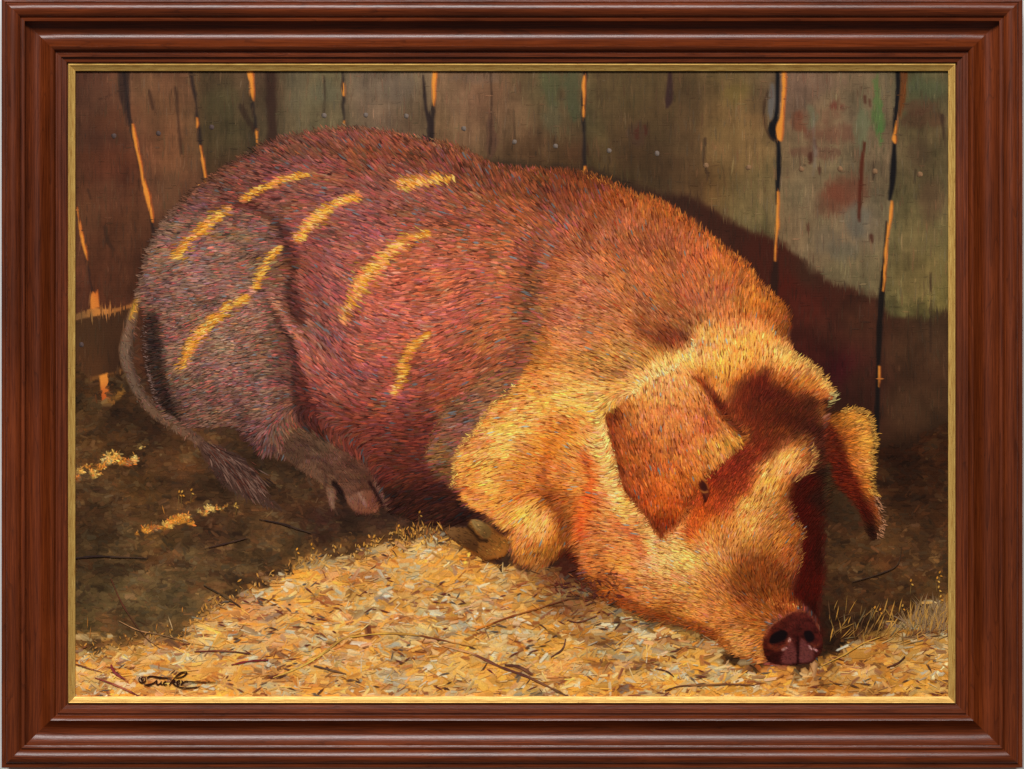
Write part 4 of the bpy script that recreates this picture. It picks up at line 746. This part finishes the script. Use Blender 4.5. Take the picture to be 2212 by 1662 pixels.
fringe([(1312, 900), (1322, 945), (1334, 990), (1346, 1050), (1376, 1088), (1404, 1120), (1427, 1160)], 200, 120, 12, 2, (150, 68, 30), EAR, .4)
fringe([(1513, 1037), (1550, 1000), (1596, 963)], 120, 60, 14, 2, (206, 134, 58), EAR, .3); fringe([(1427, 1160), (1451, 1138), (1485, 1083), (1512, 1040)], 160, 70, 14, 2, (176, 80, 28), EAR, .3)
fringe([(1123, 827), (1064, 880), (1034, 924), (1005, 956), (990, 988), (984, 1029), (982, 1055)], 320, 175, 15, 2.2, (232, 170, 82), PIG, .4)
fringe([(1020, 836), (976, 871), (955, 900), (938, 938), (924, 974)], 160, 170, 14, 2.2, (126, 84, 50), PIG, .4)
fringe([(1254, 1232), (1298, 1283), (1342, 1304), (1415, 1337), (1488, 1352), (1547, 1376), (1602, 1418)], 420, 170, 20, 2.2, None, PIG, .3)
fringe([(313, 690), (319, 777), (333, 836), (350, 889)], 120, 185, 12, 2, (112, 86, 76), PIG, .3)
fringe([(1660, 1300), (1690, 1310), (1725, 1315)], 60, 265, 9, 1.6, (226, 130, 56), SNOUT, .2)
for pts, w in BARS:
    p = smooth_line(pts, 10); n = int(len(p) * 2.4); k = rng.integers(0, len(p), n); u = np.clip(rng.normal(0, .62, n), -1.7, 1.7) * w * p[k, 2]
    t = np.gradient(p[:, :2], axis=0)[k]; t /= np.linalg.norm(t, axis=1)[:, None]
    x = p[k, 0] - t[:, 1] * u; y = p[k, 1] + t[:, 0] * u; a = flow(x, y) + rng.normal(0, .12, n); L = rng.uniform(9, 24, n)
    c = np.array([(246, 188, 72), (238, 160, 44), (250, 206, 104), (222, 132, 36), (206, 130, 50)], float)[rng.integers(0, 5, n)] * (1 - .28 * np.clip(np.abs(u) / (w + 1e-6) - .4, 0, 1))[:, None]
    i, j = at(x, y); s_ = np.isin(LAB[i, j], [PIG]); x, y, a, L, c = x[s_], y[s_], a[s_], L[s_], c[s_]; n = len(x)
    brush(x - .5 * L * np.cos(a), y - .5 * L * np.sin(a), a, L, rng.uniform(2, 4, n), c, np.full(n, PIG), 1.7 + .4 * rng.random(n), np.full(n, .4), rng.normal(0, .08, n))
# coarse hairs of the tail tuft, downy tail
n = 420; t = rng.random(n); off = rng.normal(0, 1, n)
x = 436 + 120 * t + off * (6 + 16 * t) * .45; y = 958 + 96 * t - off * (6 + 20 * t) * .45
ang = np.radians(44) - off * .09 + rng.normal(0, .08, n) + .12 * t
cols = np.array([(110, 78, 64), (60, 38, 32), (132, 98, 82), (84, 56, 46), (96, 50, 36)], float)[rng.integers(0, 5, n)] * rng.uniform(.8, 1.1, (n, 1))
brush(x, y, ang, rng.uniform(18, 40, n), rng.uniform(1.6, 4, n), cols, np.full(n, TAIL), .4 + rng.random(n), np.full(n, .5), rng.normal(.05, .08, n))
x, y = scatter(LAB == TAIL, 500); i, j = at(x, y)
brush(x, y, np.radians(60) + rng.normal(0, .5, 500), rng.uniform(6, 16, 500), rng.uniform(1.5, 3, 500), tint(F[i, j], SHADE, .1, .4, .16), np.full(500, TAIL), .3 + .5 * rng.random(500), np.full(500, .3))
# boards: dry brush, along and across
wm = np.isin(LAB, boards + [R_RAIL])
for ang0, n, L0 in ((math.pi / 2, 4200, 34), (0., 500, 18)):
    x, y = scatter(wm, n); i, j = at(x, y); ln = L0 * rng.uniform(.4, 1.4, n); a = ang0 + rng.normal(0, .06, n)
    brush(x - .5 * ln * np.cos(a), y - .5 * ln * np.sin(a), a, ln, rng.uniform(1.5, 4.5, n), tint(F[i, j], [(110, 84, 58), (96, 92, 62), (110, 66, 48), (110, 98, 86), (60, 44, 34)], .05, .3, .06), LAB[i, j], .15 + .4 * rng.random(n), np.full(n, .05))
# ground: soft scumbles and fallen bits
gm = LAB == R_GROUND; n = 5000
x, y = scatter(gm, n); i, j = at(x, y); ln = rng.uniform(6, 26, n); a = rng.normal(0, .5, n)
brush(x - .5 * ln, y, a, ln, rng.uniform(5, 14, n), tint(F[i, j], [(110, 84, 50), (90, 84, 66), (110, 62, 36), (60, 40, 30), (120, 104, 84)], .05, .4, .09), LAB[i, j], .15 + .5 * rng.random(n), np.full(n, .05), rng.normal(0, .1, n), True)
for r_ in (SPOTS, SPOTS2):
    x, y = scatter(LAB == r_, 160); i, j = at(x, y)
    brush(x, y, rng.uniform(-2.6, .4, 160), rng.uniform(4, 12, 160), rng.uniform(2, 5, 160), tint(F[i, j], [(240, 190, 90), (230, 130, 40), (240, 216, 150), (190, 90, 40)], .2, .7, .14), np.full(160, r_), .3 + .6 * rng.random(160), np.full(160, .6))
# straw: palette-knife dabs
sm = LAB == R_STRAW
KN = np.array([(224, 158, 66), (240, 168, 64), (212, 162, 94), (208, 182, 132), (228, 166, 124), (166, 174, 162), (206, 210, 198), (158, 146, 124), (176, 110, 50), (128, 60, 40), (104, 50, 44), (186, 138, 60), (236, 176, 84), (120, 112, 92), (226, 132, 40), (164, 124, 108)], float)
KP = np.array([.18, .16, .11, .07, .06, .07, .03, .05, .06, .045, .03, .07, .09, .03, .04, .03]); KP /= KP.sum()
KC = vnoise(70, 34, 3) * 2; KD = vnoise(46, 26, 3) * 2
ORDER = np.argsort(KN[:, 0] - 1.4 * KN[:, 2])          # from bluish grey to warm orange
KS, KPS = KN[ORDER], np.cumsum(KP[ORDER])
for n, Lr, Wr, zb, wide in ((900, (22, 60), (8, 20), .2, 0), (1700, (12, 38), (5, 12), .8, 0), (1300, (6, 30), (1.6, 4.5), 1.5, 1)):
    x, y = scatter(sm, n); i, j = at(x, y); base = F[i, j]
    # neighbouring dabs tend to share a colour: the pick follows a slow noise
    u = np.clip(.5 + .55 * KC[i, j] + rng.normal(0, .30, n), 0, .999); u = np.where(rng.random(n) < .25, rng.random(n), u)
    p = KS[np.searchsorted(KPS, u).clip(0, len(KS) - 1)]
    m = rng.uniform(.2, .75, n)[:, None]; lb = (lum(base) / 150.)[:, None]
    col = base * (1 - m) + p * np.clip(lb, .45, 1.12) * m; col *= (1 + .16 * KD[i, j])[:, None] * np.exp(rng.normal(0, .06, n))[:, None]
    ln = rng.uniform(*Lr, n); a = rng.normal(-.10, .5, n) + math.pi * (rng.random(n) < .5)
    a = np.where(rng.random(n) < .12, rng.uniform(0, 6.3, n), a)
    brush(x - .5 * ln * np.cos(a), y - .5 * ln * np.sin(a), a, ln, rng.uniform(*Wr, n), col, LAB[i, j], zb + .7 * rng.random(n), rng.uniform(.05, .3, n), rng.normal(0, .14, n), True)
n = 260; x, y = scatter(sm & (KD < -.12), n); i, j = at(x, y)
brush(x, y, rng.normal(0, .4, n), rng.uniform(8, 30, n), rng.uniform(1.6, 4.5, n), np.array([(104, 46, 38), (84, 54, 40), (128, 70, 44), (96, 84, 74)], float)[rng.integers(0, 4, n)], LAB[i, j], 2.2 + .4 * rng.random(n), np.full(n, .2), rng.normal(0, .2, n))
# dark flecks and bright tufts where light straw meets the shade
def dabs(x, y, a, ln, wd, cols, reg, z=2.2, h=.5):
    n = len(x); c = np.array(cols, float)[rng.integers(0, len(cols), n)] * rng.uniform(.85, 1.12, (n, 1))
    brush(np.asarray(x), np.asarray(y), np.asarray(a), np.asarray(ln), np.asarray(wd), c, np.full(n, reg), z + .4 * rng.random(n), np.full(n, h), rng.normal(0, .12, n))
BORD = np.array([(165, 1404), (240, 1398), (320, 1380), (390, 1366), (428, 1334), (480, 1296), (560, 1262), (640, 1218), (720, 1200), (790, 1184), (840, 1164), (900, 1152), (962, 1150)], float)
n = 260; t = rng.uniform(0, len(BORD) - 1.01, n); k = t.astype(int); q = BORD[k] + (BORD[k + 1] - BORD[k]) * (t - k)[:, None]
dabs(q[:, 0] + rng.normal(0, 8, n), q[:, 1] + rng.normal(4, 10, n), -math.pi / 2 + rng.normal(0, .7, n), rng.uniform(5, 14, n), rng.uniform(1.5, 4.5, n), [(222, 154, 60), (206, 140, 60), (190, 128, 60), (150, 104, 56), (226, 170, 90)], R_STRAW)
n = 70; dabs(rng.uniform(850, 975, n), rng.uniform(1140, 1185, n), -math.pi / 2 + rng.normal(0, .3, n), rng.uniform(8, 26, n), rng.uniform(1.4, 3.5, n), [(214, 150, 62), (190, 126, 56), (160, 96, 46), (120, 80, 40)], R_STRAW)
n = 130; dabs(rng.uniform(1790, 2048, n), 1400 - rng.random(n) * 60 - (rng.uniform(0, 1, n)) * 20, -math.pi / 2 + rng.normal(.25, .45, n), rng.uniform(16, 52, n), rng.uniform(1.2, 3.2, n), [(176, 128, 60), (140, 98, 48), (196, 140, 60), (96, 64, 40), (120, 100, 66)], R_STRAW)
n = 110; dabs(rng.uniform(1960, 2046, n), rng.uniform(1330, 1372, n), -math.pi / 2 + rng.normal(0, .4, n), rng.uniform(30, 62, n), rng.uniform(1.4, 4, n), [(150, 116, 74), (128, 96, 66), (176, 130, 62), (140, 110, 80)], R_STRAW)
for (x, y) in [(1966, 1258), (2023, 1252), (2026, 1272), (2030, 1292), (1948, 1312), (1888, 1316), (1899, 1320), (2028, 1240), (905, 1110), (672, 1180), (640, 1190), (860, 1140), (792, 1184), (508, 1092), (392, 1066), (412, 1062), (386, 1066)]:
    dabs([x, x + 2], [y, y + 3], [-1.2, .6], [8, 7], [4, 3.4], [(226, 150, 50), (214, 160, 70)], R_GROUND)
    dabs([x], [y + 30], [-1.55], [30], [1.6], [(120, 90, 46)], R_GROUND, 1.8)
for (x, y, L, a) in [(350, 1090, 24, 75), (363, 1330, 36, 70), (197, 1350, 34, 95), (402, 1350, 34, 93), (395, 1310, 14, 100), (190, 1330, 30, 92), (418, 1345, 30, 85), (340, 1345, 18, 95)]:
    dabs([x], [y], [math.radians(a)], [L], [2.4], [(206, 170, 120) if L == 36 else (186, 118, 50)], R_GROUND)
# the dark gap of shadow under the jaw and on the snout's right
n = 80; dabs(rng.uniform(1195, 1330, n), 1232 + rng.random(n) * 60, rng.normal(.3, .5, n), rng.uniform(8, 24, n), rng.uniform(2, 6, n), [(96, 40, 26), (120, 60, 36), (150, 86, 44), (80, 36, 30)], R_STRAW)

def ribbon(pts, w, col, reg, z=2.8, h=.7, jitter=0.):
    p = np.asarray(pts, float)
    if p.shape[1] == 2: p = np.c_[p, np.ones(len(p))]
    if len(p) > 2: p = smooth_line(p, 6)
    n = len(p); d = np.gradient(p[:, :2], axis=0); d /= np.linalg.norm(d, axis=1)[:, None] + 1e-9
    hw = w * p[:, 2] * (1 + rng.normal(0, jitter, n)); L = p[:, :2] + np.c_[-d[:, 1], d[:, 0]] * hw[:, None]; R = p[:, :2] - np.c_[-d[:, 1], d[:, 0]] * hw[:, None]
    co = np.zeros((3 * n, 3)); co[0::3, :2] = L; co[1::3, :2] = p[:, :2]; co[2::3, :2] = R; co[:, 2] = z; co[1::3, 2] = z + h
    c = np.asarray(col, float); c = np.tile(c, (n, 1)) if c.ndim == 1 else c[np.linspace(0, len(c) - .01, n).astype(int)]
    c = np.repeat(c, 3, axis=0); c[0::3] *= 1.08; c[2::3] *= .8; c *= 1 + rng.normal(0, .06, (3 * n, 1))
    polys = []
    for i in range(n - 1):
        a = 3 * i; polys += [a, a + 1, a + 4, a + 3, a + 1, a + 2, a + 5, a + 4]
    emit(reg, co, np.clip(c, 3, 252), polys, [4] * (2 * (n - 1)))
TWIGS = [([(1027, 1361, .8), (1060, 1348, 1), (1110, 1330, .9), (1170, 1312, .8), (1228, 1294, .5)], 2.6, [(196, 110, 36), (120, 58, 26), (150, 84, 34), (96, 46, 24)]),
         ([(756, 1376, .8), (830, 1368, 1), (900, 1372, 1), (965, 1385, .7), (1020, 1396, .5)], 2.6, [(206, 150, 60), (176, 124, 50), (120, 62, 34), (190, 130, 60)]),
         ([(590, 1464, .5), (650, 1440, .9), (700, 1410, 1), (740, 1380, 1), (780, 1366, .7)], 3.0, [(214, 160, 70), (206, 160, 70), (176, 130, 56), (196, 140, 60)]),
         ([(960, 1396, .6), (1020, 1412, 1), (1080, 1440, 1.1), (1140, 1462, 1.2), (1190, 1486, 1), (1230, 1506, .6)], 3.2, [(190, 132, 80), (110, 62, 44), (92, 50, 38), (120, 74, 46), (96, 64, 40)]),
         ([(420, 1408, .6), (480, 1406, .9), (540, 1412, .8)], 2.6, [(104, 46, 34), (128, 70, 46), (84, 44, 34)]), ([(440, 1264, .6), (480, 1286, 1), (500, 1298, 1.1), (520, 1312, .6)], 2.4, [(60, 44, 28), (84, 62, 36), (64, 40, 26)]),
         ([(240, 1250, .5), (262, 1300, .8), (290, 1345, .7), (318, 1380, .6), (345, 1400, .5)], 2.6, [(84, 44, 28), (74, 44, 28), (110, 70, 40)]), ([(258, 1342, .5), (300, 1362, .8), (350, 1372, .8), (420, 1390, .6), (470, 1398, .4)], 2.0, [(170, 120, 76), (120, 84, 52), (206, 150, 70)]),
         ([(163, 1434, .7), (186, 1442, 1), (220, 1452, .8)], 1.6, [(110, 54, 40), (140, 80, 50)]), ([(560, 1122, .5), (610, 1132, 1), (640, 1142, 1), (672, 1152, .4)], 2.8, [(44, 28, 22), (56, 38, 28)]), ([(440, 1186, .4), (490, 1174, 1), (536, 1162, .4)], 2.4, [(52, 32, 26), (64, 42, 30)]),
         ([(163, 1206, 1), (210, 1202, 1), (260, 1204, .8), (320, 1206, .4)], 2.6, [(40, 26, 22), (56, 38, 28)]), ([(500, 1436, .6), (540, 1428, 1), (580, 1426, .7)], 3.0, [(126, 42, 40), (110, 40, 36)]), ([(678, 1438, .7), (710, 1446, 1), (748, 1456, .5)], 2.8, [(84, 62, 46), (110, 78, 50)]),
         ([(240, 1436, .9), (248, 1452, 1.2), (270, 1468, .6)], 4, [(126, 46, 44), (120, 50, 48)]), ([(205, 1464, .6), (240, 1476, 1), (282, 1494, 1), (300, 1504, .6)], 2.6, [(134, 56, 46), (160, 84, 60), (110, 50, 44)]),
         ([(1436, 1492, 1), (1470, 1482, .8), (1520, 1480, 1), (1570, 1478, .9), (1630, 1480, .5)], 2.6, [(96, 56, 34), (130, 84, 44), (110, 66, 36)]), ([(1415, 1444, .6), (1440, 1450, 1), (1456, 1462, .5)], 2.2, [(84, 46, 34), (70, 40, 30)]), ([(1915, 1442, .5), (1940, 1432, 1), (1955, 1418, .6)], 3, [(84, 44, 28), (60, 34, 24)]),
         ([(1775, 1438, .6), (1820, 1416, 1), (1860, 1392, .9), (1900, 1376, .5)], 2, [(190, 140, 56), (206, 150, 60)]), ([(1225, 1340, .6), (1250, 1344, 1), (1290, 1330, .6)], 2.2, [(84, 40, 30), (110, 60, 40)]), ([(1090, 1436, .6), (1120, 1440, 1), (1150, 1456, .6)], 4, [(84, 46, 34), (110, 66, 44)]),
         ([(1840, 1258, .5), (1900, 1240, .9), (1938, 1220, 1), (1948, 1180, .5)], 2, [(50, 32, 22), (60, 40, 26)]), ([(1190, 1420, .6), (1215, 1402, 1), (1222, 1380, .6)], 2.4, [(80, 46, 36), (104, 66, 48)])]
TWIGIDS = []
for pts, w, c in TWIGS:
    i = region('painted_twig'); TWIGIDS.append(i); ribbon(pts, w * .72, np.array(c) * 1.12 + 6, i, 3.0 + .01 * len(TWIGIDS), .7, .18)
# signature
SIG = region('signature')
def sg(pts): return [(286.2 + .09766 * x, 1436.5 + .09766 * y, *([k[0]] if k else [1])) for x, y, *k in pts]
for k, pts in enumerate([[(220 + 76 * math.cos(t), 320 + 70 * math.sin(t), .7 + .5 * max(0, math.sin(t))) for t in np.linspace(-.9, 4.2, 14)], [(228 + 30 * math.cos(t), 310 + 28 * math.sin(t), 1.1) for t in np.linspace(5.6, .6, 9)],
        [(320, 292, .7), (370, 255, 1.3), (440, 250, 1.2), (520, 262, 1.5), (620, 278, 1.5), (720, 285, 1.2), (870, 280, .4)], [(550, 318, .5), (520, 360, 1), (450, 410, 1.3), (360, 435, 1.6), (260, 437, .6)],
        [(560, 352, .8), (535, 395, 1.2), (560, 430, 1.2), (610, 412, 1), (650, 362, .8)], [(650, 362, .8), (630, 405, 1.2), (655, 430, 1), (695, 412, .6)], [(745, 358, 1), (705, 382, 1), (692, 418, 1.2), (722, 436, 1.1), (775, 418, .6)],
        [(820, 448, 1), (860, 380, 1), (930, 290, .7), (1000, 222, 1.1), (1080, 168, 1.3), (1180, 150, .9), (1208, 168, 1), (1170, 220, 1.2), (1090, 265, 1.1), (960, 290, .6)],
        [(862, 400, .8), (930, 342, 1), (942, 362, 1), (900, 392, 1), (930, 430, 1.1), (1000, 470, 1), (1080, 495, 1), (1180, 507, 1), (1330, 500, 1), (1430, 490, .9), (1510, 465, .3)],
        [(985, 402, .8), (1040, 378, .8), (1050, 348, .9), (1010, 350, 1.1), (985, 392, 1.2), (1010, 428, 1.1), (1062, 402, .7)], [(1085, 348, 1), (1112, 368, 1), (1080, 436, 1.3)], [(1085, 430, .9), (1130, 388, 1), (1180, 362, 1.1), (1260, 366, .9), (1500, 375, .9), (1750, 380, .8), (1945, 378, .2)]]):
    ribbon(sg(pts), 1.35, (54, 24, 14), SIG, 4.2 + .03 * k, .25)

# ------------------------------------------------------------------ turn the regions into meshes
objs = {}
LABC = LAB[:-1, :-1]
Z0 = .10 * (MOT + RAG)                      # faint unevenness of the ground layer of paint
for _r, _z in ((EYE, 2.6), (SNOUT, 2.0), (NOST, 2.0), (NOST2, 2.0), (HOOF, 1.9), (FOOT, .8), (EAR, 1.3)): Z0[LAB == _r] = _z
def mesh_of(reg):
    ii, jj = np.nonzero(LABC == reg); co = np.zeros((0, 3)); cl = np.zeros((0, 3)); polys = np.zeros(0, int); cnt = np.zeros(0, int)
    if len(ii):
        v = np.stack([ii * NX + jj, (ii + 1) * NX + jj, (ii + 1) * NX + jj + 1, ii * NX + jj + 1], 1)
        u, inv = np.unique(v.ravel(), return_inverse=True)
        a, b2 = np.divmod(u, NX); co = np.c_[gx[b2], gy[a], Z0[a, b2]]; cl = F[a, b2]
        polys = inv.ravel(); cnt = np.full(len(ii), 4)
    k = len(co)
    if reg in VERTS:
        co = np.vstack([co] + VERTS[reg]); cl = np.vstack([cl] + COLS[reg])
        polys = np.concatenate([polys, np.concatenate(POLY[reg]) + k]); cnt = np.concatenate([cnt] + CNT[reg])
    if len(co) == 0: return None
    return make_mesh(REG[reg]['name'], W(co), polys, cnt, lin(cl))
cv = make_mesh('canvas', W([(150, 141, -1), (2061, 141, -1), (2061, 1517, -1), (150, 1517, -1), (150, 141, -14), (2061, 141, -14), (2061, 1517, -14), (150, 1517, -14)]),
               [0, 3, 2, 1, 4, 5, 6, 7, 0, 1, 5, 4, 1, 2, 6, 5, 2, 3, 7, 6, 3, 0, 4, 7], [4] * 6)
link('canvas', cv, root, m_linen)
for reg in REG:
    me = mesh_of(reg)
    if me is None: continue
    par = REG[reg].get('parent'); par = objs[par] if par else root
    objs[reg] = link(REG[reg]['name'], me, par, PAINT)
# nail heads dabbed on the boards
NAILS = [(246, 294, 0), (342, 288, 0), (457, 275, 0), (700, 250, 1), (790, 249, 1), (878, 251, 1), (1002, 278, 1), (1111, 307, 1), (1200, 316, 1), (1316, 326, 1), (1419, 332, 1), (1525, 358, 2), (1617, 362, 2), (1731, 366, 2), (1815, 365, 2), (1890, 371, 2), (1987, 377, 2), (176, 745, 0)]
for x, y, k in NAILS:
    c = np.array([(82, 66, 62), (112, 98, 88), (132, 98, 68)][k], float); r = [5.6, 5.6, 6.4][k]
    ang = np.linspace(0, 2 * math.pi, 11)[:-1]; rr = r * rng.uniform(.85, 1.1, 10)
    co = [(x, y, 1.6)] + [(x + q * math.cos(t), y + q * math.sin(t), .5) for q, t in zip(rr, ang)]
    cl = [c * 1.08] + [c * (1.08 if math.cos(t + .8) > 0 else .62) for t in ang]
    polys = []
    for q in range(10): polys += [0, 1 + (q + 1) % 10, 1 + q]
    i, j = at(np.array([x]), np.array([y])); host = objs.get(int(LAB[i[0], j[0]]), root)
    link('painted_nail', make_mesh('painted_nail', W(co), polys, [3] * 10, lin(np.array(cl))), host, PAINT)
